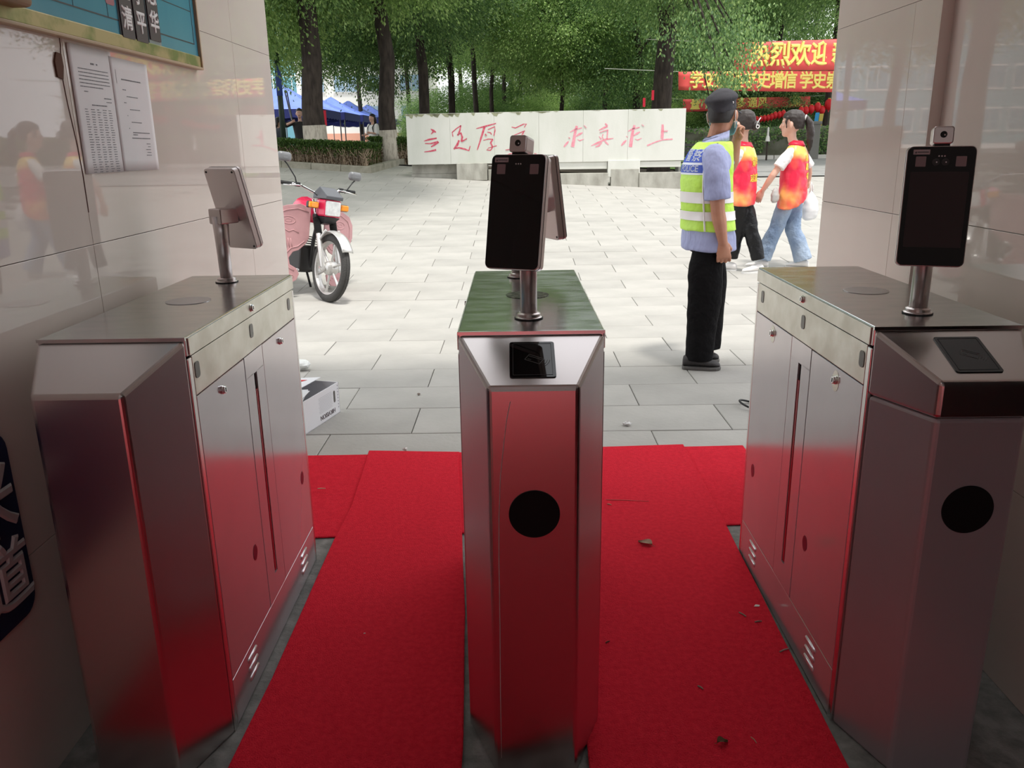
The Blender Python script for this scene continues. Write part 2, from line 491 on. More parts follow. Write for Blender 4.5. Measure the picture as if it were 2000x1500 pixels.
# ------------------------------------------------------------ passage: floor, walls, ceiling
tile = mat('polished wall tile', (.76, .68, .62), .022, c2=(.725, .65, .59), nscale=2.5, spec=.55, rnd=.015)
grout = mat('dark joint', (.13, .105, .095), .8)
concrete = mat('rough concrete', (.26, .255, .24), .9, c2=(.15, .15, .14), nscale=18, bump=.5, bscale=60)
plaster = mat('plaster', (.46, .40, .37), .8)
tag(obj('floor', MB().box((0, .135, -.05), (2.9, 6.67, .1)), concrete), kind='structure')
def tiled_wall(name, x, sx, y0, y1, ysplits, thick=.3, ztop=4.4):
    w = tag(obj(name, MB().box((x + sx * (.006 + thick / 2), (y0 + y1) / 2, ztop / 2), (thick, y1 - y0, ztop)), grout), kind='structure')
    zs = [0, .527, 1.1534, 1.7799, 2.406, 3.033, 3.66, ztop]
    ys = [y0] + [y for y in ysplits if y0 < y < y1] + [y1]
    for i in range(len(ys) - 1):
        for j in range(len(zs) - 1):
            a, b, c, d = ys[i], ys[i + 1], zs[j], zs[j + 1]
            g = .0016
            obj('wall_tile', MB().box((x + sx * .006, (a + b) / 2, (c + d) / 2), (.012, b - a - g * (0 if i in (0,) else 1), d - c - g)), tile, w, bevel=.0008, seg=1)
    return w
wl = tiled_wall('wall_left', -1.085, -1, -3.2, 3.9024, [2.118 + 1.283 * k for k in range(-6, 2)])
wr = tiled_wall('wall_right', 1.25, 1, -3.2, 2.531, [2.69 - 1.283 * k for k in range(1, 7)], .26)
wp = tiled_wall('wall_right_pier', 1.2149, 1, 2.532, 3.318, [2.69], .3)
for z0_, z1_ in ((0, .527), (.527, 1.1534), (1.1534, 1.7799), (1.7799, 2.406), (2.406, 4.4)):
    obj('edge_tile', MB().box((1.235, 2.529, (z0_ + z1_) / 2), (.0398, .008, z1_ - z0_ - .0016)), tile, wp)
# chipped corner where the joint is broken
ch = MB()
ch.prism([(-.018, -.03), (.006, -.034), (.016, -.004), (.014, .024), (-.008, .026), (-.02, .004)], 0, .004, frame((-1.0848, 2.085, 1.585), (0, 1, 0), (0, 0, 1), (1, 0, 0)))
obj('tile_chip', ch, mat('rusty chip', (.12, .055, .035), .9), wl)
ck = MB()
ck.tube([(-1.0846, 2.118, 1.235), (-1.0846, 2.119, 1.33), (-1.0846, 2.112, 1.41), (-1.0846, 2.098, 1.50), (-1.0846, 2.092, 1.57), (-1.0846, 2.108, 1.63), (-1.0846, 2.112, 1.70)], .0014, 5)
obj('tile_crack', ck, mat('crack brown', (.16, .09, .07), .9), wl)
tag(obj('ceiling', MB().box((0, .5, 4.45), (2.9, 6.0, .1)), plaster), kind='structure')
# the gate house above the passage
tag(obj('trim_roof', MB().box((0, .5, 5.25), (7.0, 6.0, 1.5)), mat('gate render', (.62, .58, .54), .8)), kind='structure')

# ------------------------------------------------------------ carpets
def carpet_mat():
    m = mat('red carpet', (.88, .026, .052), .95, spec=.15, c2=(.78, .016, .040), nscale=60, bump=.9, bscale=260)
    return m
cm = carpet_mat()
def carpet(label, pts, z=.0, th=.008, wavy=.004):
    # outline subdivided so that the cut edge is not ruler straight
    out = []
    for i in range(len(pts)):
        a, b = V((*pts[i], 0)), V((*pts[(i + 1) % len(pts)], 0))
        n = max(1, int((b - a).length / .12))
        for k in range(n):
            p = a.lerp(b, k / n)
            q = noise.noise_vector(p * 3.1) * wavy
            out.append((p.x + q.x, p.y + q.y))
    o = obj('carpet_runner', MB().prism(out, z, z + th), cm, bevel=.003, seg=1)
    return tag(o, label, 'carpet', 'red carpet pieces')
carpet('wide red carpet piece laid across the plaza end of the passage, under both runners', [(-1.0, 2.727), (1.06, 2.812), (1.06, 3.635), (-.70, 3.575), (-1.0, 3.573)], .001, .007)
carpet('red carpet runner in the lane between the blue board wall turnstile and the middle one', [(-.70, -3.0), (-.14, -3.0), (-.14, 1.62), (-.142, 1.68), (-.168, 2.2), (-.27, 3.45), (-.274, 3.575), (-.60, 3.60), (-.704, 3.606), (-.668, 3.0), (-.678, 2.7), (-.672, 1.9), (-.682, 1.5)], .009, .007, .003)
carpet('red carpet runner in the lane between the middle turnstile and the bare tiled wall', [(.20, -3.0), (.76, -3.0), (.744, 1.55), (.757, 2.2), (.773, 2.82), (.78, 3.637), (.30, 3.612), (.155, 3.55), (.16, 2.0), (.153, 1.55)], .009, .007, .003)
carpet('narrow red carpet strip in front of the middle turnstile foot', [(-.16, -3.0), (.22, -3.0), (.18, 1.40), (.0, 1.475), (-.15, 1.508)], .0165, .006)

carpet('wide red carpet on the street side of the turnstiles, under the lane runners', [(-1.06, -3.1), (1.22, -3.1), (1.22, 1.36), (-1.06, 1.36)], .001, .007)
# ------------------------------------------------------------ litter on the carpet
def leaf_thing(label, px, py, L, rz, c):
    p = at_z(px, py, .0165)
    mb = MB()
    n = 8
    vs = []; fs = []
    for i in range(n + 1):
        t = i / n; w = math.sin(PI * min(1, t ** .8)) * .36 * L * (1 - .3 * t) + .001
        for s in (-1, 0, 1):
            vs.append((L * (t - .5), s * w, .003 + .006 * abs(s) + .004 * math.sin(5 * t)))
    for i in range(n):
        for k in (0, 1):
            a = i * 3 + k
            fs.append((a, a + 1, a + 4, a + 3))
    mb.add(vs, fs)
    mb.tube([(-L * .5, 0, .003), (-L * .72, .002, .002)], .0008, 4)
    o = obj('fallen_leaf', mb, mat('dry leaf ' + label[:6], c, .8, c2=tuple(x * .6 for x in c), nscale=40), None)
    o.location = p; o.rotation_euler = (0, 0, rz)
    so = o.modifiers.new('s', 'SOLIDIFY'); so.thickness = .0006
    return tag(o, label, 'leaf', 'fallen leaves')
leaf_thing('pale brown curled dry leaf on the red runner by the middle turnstile', 1260, 1062, .055, 2.5, (.40, .26, .17))
leaf_thing('olive brown flat leaf on the runner near the filmed turnstile foot', 1411, 1451, .028, .3, (.16, .09, .04))
def stick(label, px, py, L, rz, c, r=.002):
    p = at_z(px, py, .0165)
    o = obj('twig', MB().tube([(-L / 2, 0, r), (0, .002, r), (L / 2, 0, r)], [r, r * 1.1, r * .8], 6), mat('twig ' + str(c), c, .8))
    o.location = p; o.rotation_euler = (0, 0, rz)
    return tag(o, label, 'twig', 'twigs on the carpet')
tw = (.28, .22, .18)
stick('short tan twig on the red runner, nearest the paper flake', 1450, 1201, .028, -1.0, tw)
stick('short tan twig below the paper flake beside the filmed turnstile', 1481, 1215, .022, .2, tw)
stick('long grey twig against the filmed turnstile kick panel', 1532, 1271, .034, .45, (.30, .25, .22))
stick('small tan twig alone in the middle of the lane by the bare tiled wall', 1368, 1344, .018, -.9, tw)
stick('pale twig lying on the back carpet beside the motorcycle lane', 628, 955, .032, .02, (.55, .38, .28))
stick('thin bent pink straw on the runner close to the middle turnstile side', 1225, 978, .17, -.12, (.55, .12, .11), .0012)
stick('tiny dark twig close to the middle turnstile low on the runner', 1187, 1255, .014, .6, (.12, .05, .03))
stick('tiny dry stalk on the runner beside the pink straw', 1190, 986, .018, -.5, (.45, .25, .18))
stick('thin tan stalk near the olive brown leaf', 1472, 1446, .022, -1.2, (.5, .3, .2), .0012)
def flake(label, px, py, s, c=(.75, .68, .64)):
    p = at_z(px, py, .0165)
    o = obj('paper_flake', MB().prism([(-s, -s * .5), (s * .6, -s * .6), (s, .2 * s), (-.2 * s, .6 * s)], 0, .0015), mat('paper white', c, .8))
    o.location = p
    return tag(o, label, 'litter', 'paper flakes')
flake('white paper flake on the runner beside the two tan twigs', 1478, 1183, .010)
flake('tiny white paper flake low in the lane left of the middle turnstile', 712, 1237, .003)

# ------------------------------------------------------------ blue board, name plates, notices, blue sign
XW = -1.0846
def wallM(y, z, out=0): return frame((XW + out, y, z), (0, 1, 0), (0, 0, 1), (1, 0, 0))
bd = thing('notice_board', 'blue framed board hung high on the tiled wall above the paper notices', 'board', (XW, 2.97, 1.652))
by0, by1, bz0, bz1 = -1.15, .02, 0.0, 1.2
obj('panel', MB().box((.008, (by0 + by1) / 2, (bz0 + bz1) / 2), (.012, by1 - by0, bz1 - bz0)), mat('printed blue', (.07, .30, .42), .18, c2=(.10, .36, .47), nscale=3, nstretch=(1, 1, .3)), bd)
frm = mat('worn gilt frame', (.42, .34, .14), .45, .3, c2=(.16, .20, .03), nscale=9, p=(.45, .62))
frm2 = mat('beige frame', (.50, .36, .22), .5)
obj('frame_rail', MB().box((.010, (by0 + by1) / 2, .018), (.018, by1 - by0, .036)), frm, bd, bevel=.003)
obj('frame_rail', MB().box((.012, (by0 + by1) / 2, -.003), (.024, by1 - by0 + .01, .008)), frm2, bd, bevel=.002)
obj('frame_rail', MB().box((.012, (by0 + by1) / 2, bz1), (.024, by1 - by0, .012)), frm2, bd)
obj('frame_stile', MB().box((.012, by1, bz1 / 2), (.024, .010, bz1)), frm2, bd, bevel=.002)
obj('frame_stile', MB().box((.012, by0, bz1 / 2), (.024, .010, bz1)), frm2, bd)
ink = mat('board ink', (.015, .02, .03), .4)
ln = MB()
ln.box((.0146, -.49, .072), (.0006, .95, .0035))
ln.box((.0146, -.015, .55), (.0006, .0025, .96)); ln.box((.0146, -.965, .55), (.0006, .0025, .96))
ln.box((.0146, -.80, .5), (.0006, .0012, .86)); ln.box((.0146, -.62, .5), (.0006, .0012, .86))
ln.box((.0146, -.16, .165), (.0006, .0018, .0)); ln.box((.0146, -.155, .172), (.0006, .28, .0022))
obj('ruled_line', ln, ink, bd)
obj('red_seal', MB().prism(rrect(.05, .07, .008, 2), 0, .0008, frame((.0143, -.60, .14), (0, 1, 0), (0, 0, 1), (1, 0, 0))), mat('faded red print', (.40, .13, .16), .4), bd)
plate_m = mat('dark plum plate', (.055, .03, .038), .35)
plate_b = mat('clear plate edge', (.30, .38, .40), .2)
white_ink = mat('white ink', (.85, .85, .85), .5)
for i, (chs, y, z, lab) in enumerate((('邓正清', 2.449, 1.683, 'dark name plate furthest into the passage on the blue board'), ('王子平', 2.536, 1.683, 'middle dark name plate of the three on the blue board'), ('彭志华', 2.630, 1.697, 'dark name plate nearest the plaza on the blue board'))):
    t = thing('name_plate', lab, 'plate', (XW + .0145, y, z), 0, 'name plates on the blue board')
    F = frame((0, 0, 0), (0, 1, 0), (0, 0, 1), (1, 0, 0))
    obj('plate', MB().prism(rrect(.075, .24, .003, 2, 0, .12), .001, .006, F), plate_m, t)
    obj('sleeve', MB().prism(rrect(.086, .256, .003, 2, .002, .118), 0, .002, F), plate_b, t)
    for q, c in enumerate(chs):
        tm = text_mb(c, .064, .0018, .0003)
        obj('character', moved(tm, F @ Tr(0, .20 - q * .076, .0066)), white_ink, t)
# brown box at the corner of the picture
o = tag(obj('junction_box', MB().box((XW + .03, 1.80, 1.75), (.06, .22, .14)), mat('tan plastic', (.32, .17, .08), .5, c2=(.24, .14, .05), nscale=6), bevel=.012, seg=3), 'tan rounded box on the wall beside the blue board', 'box')
# notices
paper = mat('notice paper', (.84, .82, .83), .65, c2=(.80, .78, .79), nscale=4)
def sheet(label, y, z, w, h, rot, bulge, cols):
    t = thing('paper_notice', label, 'notice', (XW, y, z), 0, 'paper notices on the tiled wall')
    F = frame((0.0006, 0, 0), (0, 1, 0), (0, 0, 1), (1, 0, 0)) @ Rz(rot)
    mb = MB(); N, M_ = 12, 10
    zz = lambda u, v: .001 + bulge * (math.sin(u * 9 + 1) ** 2 * .5 + abs(math.sin(v * 4 + u * 3)) * .5)
    vs = [(w * (i / N - .5), h * (j / M_ - .5), zz(i / N, j / M_)) for j in range(M_ + 1) for i in range(N + 1)]
    mb.add(vs, [(j * (N + 1) + i, j * (N + 1) + i + 1, (j + 1) * (N + 1) + i + 1, (j + 1) * (N + 1) + i) for j in range(M_) for i in range(N)], F)
    s = obj('sheet', mb, paper, t, smooth=True)
    so = s.modifiers.new('s', 'SOLIDIFY'); so.thickness = .0004; so.offset = -1
    pr = MB(); rnd = random.Random(len(label))
    for (x0, x1, yc, th) in cols(rnd):
        x = x0
        while x < x1:
            L = rnd.uniform(.002, .007)
            xe = min(x + L, x1)
            u0, u1, v = x / w + .5, xe / w + .5, yc / h + .5
            za = zz(u0, v) + .0004; zb = zz(u1, v) + .0004
            pr.add([(x, yc - th, za), (xe, yc - th, zb), (xe, yc + th, zb), (x, yc + th, za)], [(0, 1, 2, 3)], F)
            x = xe + rnd.uniform(.0006, .0018)
    link('printing', flat_mesh(pr), mat('faded print', (.19, .19, .21), .7), s)['kind'] = 'stuff'
    return t
def colsA(r):
    L = [(-.008, .012, .115, .0022), (.022, .03, .115, .0022)]
    for k in range(6): L.append((-.075, .083 - (.04 if k == 5 else 0), .10 - k * .0085, .0011))
    L.append((-.06, -.04, .046, .0011)); L.append((.04, .08, .033, .0013)); L.append((.05, .08, .024, .0010)); L.append((0 - .03, .05, .014, .0014))
    for k in range(26):
        yy = .003 - k * .0062
        for q in range(5): L.append((-.07 + q * .031, -.07 + q * .031 + r.uniform(.012, .022), yy, .0009))
    return L
def colsB(r):
    L = [(-.06, .06, .095, .0016), (-.09, -.088, .10, .018)]
    for k, (a, b) in enumerate(((-.06, -.04), (-.04, .03), (-.06, -.045), (-.03, .035), (-.05, -.045), (-.03, .035), (-.05, -.046), (-.03, 0))):
        L.append((a, b, .068 - k * .017, .0011))
    L += [(-.03, .08, -.045, .0013), (-.04, .08, -.06, .0013)]
    for k in range(5): L.append((.05 + r.uniform(-.01, .01), .075, -.075 - k * .008, .001))
    return L
sheet('white notice densely printed with a table, on the tiled wall beside the cracked joint', 2.245, 1.484, .225, .31, .0, .0008, colsA)
sheet('white notice sparsely printed with a signature, overlapping the densely printed one', 2.46, 1.478, .235, .298, -.01, .0008, colsB)
# blue sign low on the wall
sg = thing('wall_sign', 'dark blue sign with white lettering low on the tiled wall', 'sign', (XW, 1.16, .62))
F = frame((0, 0, 0), (0, 1, 0), (0, 0, 1), (1, 0, 0))
obj('sign_plate', MB().prism(rrect(.92, .42, .045, 5, 0, 0), 0, .004, F), mat('navy enamel', (.010, .022, .085), .35), sg)
obj('lettering', moved(text_mb('一米', .17, .004, .0005), F @ Tr(.285, .06, .0042)), mat('sign white', (.62, .60, .60), .5), sg)
obj('lettering', moved(text_mb('通道', .16, .004, .0005), F @ Tr(.30, -.11, .0042)), mat('sign white', (.62, .60, .60), .5), sg)

# ------------------------------------------------------------ plaza: ground and paving slabs
joint = mat('paving joint', (.13, .125, .115), .95)
slab_m = mat('grey granite slab', (.425, .41, .38), .75, c2=(.35, .34, .315), nscale=2.2, p=(.3, .7), bump=.25, bscale=35, rnd=.06, spec=.3)
gm = MB()
gx = [-26 + i * 1.0 for i in range(53)]; gy = [3.47 + j * .6 for j in range(80)]
gm.add([(x, y, gz(x, y) - .012) for y in gy for x in gx], [(j * 53 + i, j * 53 + i + 1, (j + 1) * 53 + i + 1, (j + 1) * 53 + i) for j in range(79) for i in range(52)])
plaza = tag(obj('paved_plaza', gm, joint, smooth=True), kind='structure')
RW, SL = .4095, .806
def slab_box(d=.006):
    g = .005
    w, h = SL - g, RW - g
    mb = MB(); b = .004
    P = [(-w / 2, -h / 2), (w / 2, -h / 2), (w / 2, h / 2), (-w / 2, h / 2)]
    Q = [(x - math.copysign(b, x), y - math.copysign(b, y)) for x, y in P]
    mb.loft([[V((x, y, -.03)) for x, y in P], [V((x, y, -b * .6)) for x, y in P], [V((x, y, 0)) for x, y in Q]])
    return mb
slab_me = slab_box().mesh('paving_slab'); slab_me.materials.append(slab_m)
rest = MB(); n_slab = 0
rnd = random.Random(3)
for k in range(0, 45):
    y = 3.47 + RW * (k + .5)
    if y > 21.5: break
    off = -.945 if k % 2 == 0 else -.537
    x0, x1 = -.34 * y - .5, .42 * y + .5
    i0 = int(math.floor((x0 - off) / SL)); i1 = int(math.ceil((x1 - off) / SL))
    for i in range(i0, i1):
        x = off + (i + .5) * SL
        if x > 4.3 and y > 21.0: continue
        z = gz(x, y) + rnd.uniform(-.0015, .0015)
        ex = (gz(x + .3, y) - gz(x - .3, y)) / .6; ey = (gz(x, y + .15) - gz(x, y - .15)) / .3
        ax = V((1, 0, ex)).normalized(); az = V((-ex, -ey, 1)).normalized(); ay = az.cross(ax)
        M = frame((x, y, z), ax, ay, az) @ Rz(rnd.uniform(-.003, .003))
        if n_slab < 290 and y < 13.5:
            o = bpy.data.objects.new('paving_slab', slab_me); COL.objects.link(o)
            o.parent = plaza; o.matrix_local = M; n_slab += 1
        else:
            s = slab_box(); rest.add(s.v, s.f, M)
tag(obj('paving_slabs', rest, slab_m, plaza), kind='stuff')

# ------------------------------------------------------------ road beyond the plaza, on the right
asph = mat('asphalt', (.30, .30, .29), .85, c2=(.25, .25, .245), nscale=3, bump=.2, bscale=80)
rd = MB()
def slope_patch(mb, xs, ys, dz, zf=gz):
    n = len(xs)
    mb.add([(x, y, zf(x, y) + dz) for y in ys for x in xs], [(j * n + i, j * n + i + 1, (j + 1) * n + i + 1, (j + 1) * n + i) for j in range(len(ys) - 1) for i in range(n - 1)])
slope_patch(rd, [4.6 + i * .8 for i in range(16)], [21.3 + j * .8 for j in range(14)], .012)
tag(obj('road', rd, asph, smooth=True), kind='structure')

# ------------------------------------------------------------ carton, cable, litter on the plaza
cardw = mat('white card', (.74, .74, .76), .55)
brownk = mat('grey card inside', (.12, .11, .10), .8)
p0 = at_z(607, 843, 0); p1 = at_z(665, 805, 0)
ux = (p1 - p0); ux.z = 0; wbox = ux.length; ux.normalize()
uy = V((-ux.y, ux.x, 0))                   # away from the viewer
bx = thing('cardboard_box', 'white cardboard box with open flaps and upside-down lettering on the paving', 'box', p0, math.atan2(ux.y, ux.x))
H_ = .172; W_ = .42; X0 = wbox - W_; D_ = .30
for nm, c, s in (('side_panel', (X0 + W_ / 2, .002, H_ / 2), (W_, .004, H_)), ('side_panel', (X0 + W_ / 2, D_, H_ / 2), (W_, .004, H_)), ('side_panel', (X0 + .002, D_ / 2, H_ / 2), (.004, D_, H_)), ('side_panel', (X0 + W_ - .002, D_ / 2, H_ / 2), (.004, D_, H_)), ('bottom_panel', (X0 + W_ / 2, D_ / 2, .003), (W_, D_, .004))):
    obj(nm, MB().box(c, s), cardw, bx)
obj('flap', MB().box((0, .10, 0), (W_ - .01, .20, .003), Tr(X0 + W_ / 2, D_, H_) @ Rx(PI - .10)), cardw, bx)
obj('flap', MB().box((.07, 0, 0), (.14, D_ - .02, .003), Tr(X0, D_ / 2, H_) @ Ry(-.22)), cardw, bx)
obj('flap', MB().box((.05, 0, 0), (.10, .05, .003), Tr(X0 + .05, .03, H_ + .003) @ Ry(-.3) @ Rz(.2)), cardw, bx)
obj('red_print', MB().prism([(-.10, -.02), (.0, .0), (.08, -.05), (.09, .03), (-.02, .05)], .0018, .0022, Tr(X0 + W_ - .14, D_ - .1, H_ + .011) @ Rx(-.10)), mat('carton red', (.62, .05, .05), .6), bx)
Fb = frame((X0 + W_ / 2, -.0006, H_ / 2), (1, 0, 0), (0, 0, 1), (0, -1, 0))
obj('hand_hole', MB().prism(rrect(.018, .065, .009, 5, W_ / 2 - .055, .02), 0, .0008, Fb), brownk, bx)
tm = text_mb('HIKVISION', .034, .0004, .0002)
dark = MB(); 
obj('lettering', moved(tm, Fb @ Tr(W_ / 2 - .135, -.052, .0004) @ Rz(PI)), mat('carton print', (.12, .09, .10), .6), bx)
lines = MB()
for q in range(11):
    lines.box((W_ / 2 - .155 + (q % 3) * .004, .055 - q * .008, .0004), (.14, .0010, .0003), Fb)
for q in range(8):
    lines.lathe([(.004, 0), (.004, .0005)], 8, Fb @ Tr(W_ / 2 - .016, .07 - q * .017, 0))
obj('fine_print', lines, mat('carton grey', (.36, .36, .39), .6), bx)
pb = at_z(597, 725, 0)
o = obj('plastic_wrap', fuse_mb if False else MB().ell((0, 0, .03), (.06, .05, .03), 10, 6), mat('clear wrap', (.70, .72, .70), .3))
for v in o.data.vertices: v.co += noise.noise_vector(v.co * 40) * .014
o.location = (pb.x - .03, pb.y + .02, .01)
tag(o, 'crumpled clear wrapping just behind the white cardboard box', 'wrapper')

cp = at_z(1452, 795, 0)
cb = MB()
pts = []
for q in range(26):
    a = -2.2 + q * .17
    pts.append((.035 + .055 * math.cos(a + PI) * 1.0, .07 * math.sin(a), .006 + .012 * (1 + math.cos(a * 1.3))))
pts += [(.10, -.02, .006), (.2, .03, .006), (.34, .01, .006)]
cb.tube([V(p) for p in pts], .0055, 8)
o = tag(obj('cable', cb, rubber, smooth=True), 'black cable loop on the paving beside the filmed turnstile', 'cable')
o.location = (cp.x, cp.y, 0)
def crumple(label, px, py, s, c):
    p = at_g(px, py)
    mb = MB().ell((0, 0, 0), (s, s * .7, s * .45), 10, 7)
    o = obj('litter_scrap', mb, mat('scrap %.2f' % c[0], c, .7))
    for v in o.data.vertices: v.co += noise.noise_vector(v.co * (2.2 / s) + V((px, 0, 0))) * s * .55
    mz = min(v.co.z for v in o.data.vertices)
    o.location = (p.x, p.y, p.z - mz)
    return tag(o, label, 'litter', 'scraps on the paving')
crumple('crumpled white tissue on the grey paving right of the middle turnstile', 1225, 832, .022, (.75, .75, .74))
crumple('small white scrap touching the back edge of the red carpet', 791, 882, .012, (.72, .68, .66))
crumple('brown crumb on the paving slab between box and middle turnstile', 818, 773, .010, (.20, .16, .13))
crumple('dark speck on the bright paving right of the guard', 1409, 627, .009, (.25, .22, .2))
# ------------------------------------------------------------ motto wall
A = at_y(797, 322, 18.0); B = at_y(1336, 313, 17.6)
ux = B - A; Lw = math.hypot(ux.x, ux.y); rzw = math.atan2(ux.y, ux.x)
Hw = at_y(797, 223, 18.0).z - A.z
stone = mat('washed stone', (.66, .66, .61), .8, c2=(.52, .54, .47), nscale=1.3, nstretch=(1, 1, .35), p=(.4, .75), bump=.15, bscale=30)
stone2 = mat('weathered stone', (.46, .45, .40), .85, c2=(.30, .29, .25), nscale=5, nstretch=(1, 1, .4), bump=.3, bscale=25)
zb = min(A.z, B.z)
mw = thing('motto_wall', 'long pale stone wall with red carved calligraphy across the plaza', 'wall', (A.x, A.y, 0), rzw)
tilt = (B.z - A.z) / Lw
def zl(x): return A.z + tilt * x
edges = [0, .92, 1.85, 2.78, 3.70, 4.62, Lw]
for i in range(6):
    a, b = edges[i], edges[i + 1]
    mb = MB(); g = .0012
    mb.add([(a + g, 0, zl(a)), (b - g, 0, zl(b)), (b - g, .28, zl(b)), (a + g, .28, zl(a)), (a + g, 0, zl(a) + Hw), (b - g, 0, zl(b) + Hw), (b - g, .28, zl(b) + Hw), (a + g, .28, zl(a) + Hw)],
           [(0, 3, 2, 1), (4, 5, 6, 7), (0, 1, 5, 4), (1, 2, 6, 5), (2, 3, 7, 6), (3, 0, 4, 7)])
    obj('stone_panel', mb, stone, mw, bevel=.003, seg=1)
obj('stone_core', MB().box((Lw / 2, .15, A.z + Hw / 2), (Lw - .02, .22, Hw - .04)), stone2, mw)
moss = MB()
rr = random.Random(5)
for i in range(36):
    x = rr.uniform(.02, 3.0 if i < 26 else Lw - .05); w = rr.uniform(.05, .22)
    hh = rr.uniform(.02, .10) * (1 if x < 2.6 else .45)
    moss.add([(x - w / 2, -.0022, zl(x) + Hw - .004), (x + w / 2, -.0022, zl(x) + Hw - .004), (x + w * .2, -.0022, zl(x) + Hw - hh), (x - w * .15, -.0022, zl(x) + Hw - hh * .8)], [(0, 3, 2, 1)])
tag(obj('moss_stains', moss, mat('moss stain', (.30, .31, .20), .9), mw), kind='stuff')
# beams and blocks that carry the wall
def px_u(px, py):                         # along the wall, height above sea level
    d = ray(px, py); o_ = V((0, 0, CAM_H)); n = V((-math.sin(rzw), math.cos(rzw), 0))
    t = (V((A.x, A.y, 0)) - o_).dot(n) / d.dot(n); p = o_ + d * t
    return (p - V((A.x, A.y, p.z))).dot(V((math.cos(rzw), math.sin(rzw), 0))), p.z
def block(name, pxa, pxb, pt, pb_, y0, y1, m):
    (u0, z1), (u1, z0) = px_u(pxa, pt), px_u(pxb, pb_)
    return obj(name, MB().box(((u0 + u1) / 2, (y0 + y1) / 2, (z0 + z1) / 2), (u1 - u0, y1 - y0, z1 - z0)), m, mw, bevel=.008, seg=1)
block('stone_beam', 1068, 1186, 317, 330, .03, .26, stone)
block('stone_beam', 1249, 1330, 315, 326, .03, .26, stone)
block('stone_beam', 800, 893, 323, 340, .24, .28, stone2)
block('support_block', 892, 952, 319, 352, -.04, .3, stone2)
block('support_block', 1187, 1249, 313, 345, -.05, .3, stone)
block('support_block', 1193, 1247, 330, 368, -.06, .3, stone2)
block('plinth_block', 1068, 1187, 339, 368, -.10, .34, stone2)
block('plinth_block', 1248, 1332, 337, 374, -.10, .34, stone2)
block('plinth_block', 800, 893, 341, 362, .20, .34, stone2)
block('plinth_block', 953, 1068, 331, 366, .02, .34, stone2)
# calligraphy: strokes (x, y, width) read off the wall, two enlargements of it
red_paint = mat('faded red paint', (.52, .055, .10), .7, c2=(.66, .22, .27), nscale=20, p=(.45, .7))
pink_paint = mat('washed pink paint', (.74, .36, .42), .7, c2=(.70, .22, .28), nscale=16)
def strokes(name, S_, ox, oy, m):
    mb = MB()
    for st in S_:
        P = []
        for (x, y, w) in st:
            u, z = px_u(ox + x / 7.143, oy + y / 7.143)
            P.append((u, z, w / 7.143 * 18 / 1600))
        L = []; R_ = []
        for i, (u, z, w) in enumerate(P):
            a = P[max(0, i - 1)]; b = P[min(len(P) - 1, i + 1)]
            dx, dz = b[0] - a[0], b[1] - a[1]; l = math.hypot(dx, dz) or 1
            nx, nz = -dz / l * w / 2, dx / l * w / 2
            L.append((u + nx, -.004, z + nz)); R_.append((u - nx, -.004, z - nz))
        n = len(P)
        mb.add(L + R_, [(i, i + 1, n + i + 1, n + i) for i in range(n - 1)])
    o = obj(name, mb, m, mw)
    so = o.modifiers.new('s', 'SOLIDIFY'); so.thickness = .006
    return o
E1 = (800, 220)
strokes('carved_character', [[(295, 228, 8), (335, 255, 34), (368, 275, 10)], [(300, 300, 10), (330, 268, 22)], [(200, 398, 8), (260, 378, 22), (378, 356, 18)], [(215, 430, 10), (290, 432, 16), (400, 405, 22)], [(300, 478, 14), (345, 450, 26), (408, 412, 12)], [(205, 548, 10), (290, 538, 18), (370, 520, 26)]], *E1, red_paint)
strokes('carved_character', [[(605, 335, 10), (595, 275, 14), (650, 225, 12), (718, 178, 12)], [(715, 178, 14), (700, 250, 20), (672, 320, 22)], [(665, 310, 12), (715, 285, 26), (735, 340, 26), (722, 405, 24)], [(725, 405, 16), (800, 362, 12)], [(690, 385, 22), (665, 450, 30), (618, 510, 22)], [(625, 500, 14), (690, 490, 20), (770, 508, 22), (828, 530, 18), (845, 465, 10)]], *E1, red_paint)
strokes('carved_character', [[(930, 222, 8), (1040, 195, 20), (1205, 150, 12)], [(1045, 200, 28), (1005, 330, 24), (945, 520, 12)], [(1095, 235, 12), (1190, 195, 14), (1192, 250, 14), (1175, 325, 12)], [(1085, 270, 10), (1130, 280, 14), (1145, 305, 10)], [(1055, 300, 18), (1075, 325, 12)], [(1030, 385, 8), (1100, 368, 12), (1165, 372, 12)], [(1160, 375, 22), (1130, 420, 22), (1160, 480, 18), (1130, 525, 14), (1075, 520, 10), (1100, 492, 8), (1215, 462, 10)]], *E1, red_paint)
strokes('carved_character', [[(1425, 200, 12), (1475, 215, 12), (1590, 160, 14), (1630, 158, 16), (1600, 205, 10)], [(1440, 322, 8), (1520, 290, 10), (1610, 252, 12)], [(1600, 255, 14), (1560, 325, 16), (1520, 375, 10)], [(1590, 310, 20), (1600, 360, 18)], [(1440, 425, 10), (1465, 445, 10)], [(1340, 520, 8), (1465, 505, 12)], [(1310, 605, 6), (1400, 575, 10), (1460, 560, 10)], [(1740, 570, 8), (1830, 595, 6)]], *E1, red_paint)
E2 = (1070, 220)
strokes('carved_character', [[(310, 272, 10), (380, 235, 22), (475, 212, 12)], [(405, 185, 30), (385, 260, 34), (365, 370, 40), (345, 480, 46)], [(395, 330, 12), (440, 300, 30), (485, 280, 12)], [(415, 375, 8), (450, 390, 14), (505, 368, 8)], [(290, 345, 8), (312, 360, 10)], [(225, 478, 14), (255, 440, 30), (290, 400, 14)], [(505, 178, 8), (540, 215, 10)]], *E2, pink_paint)
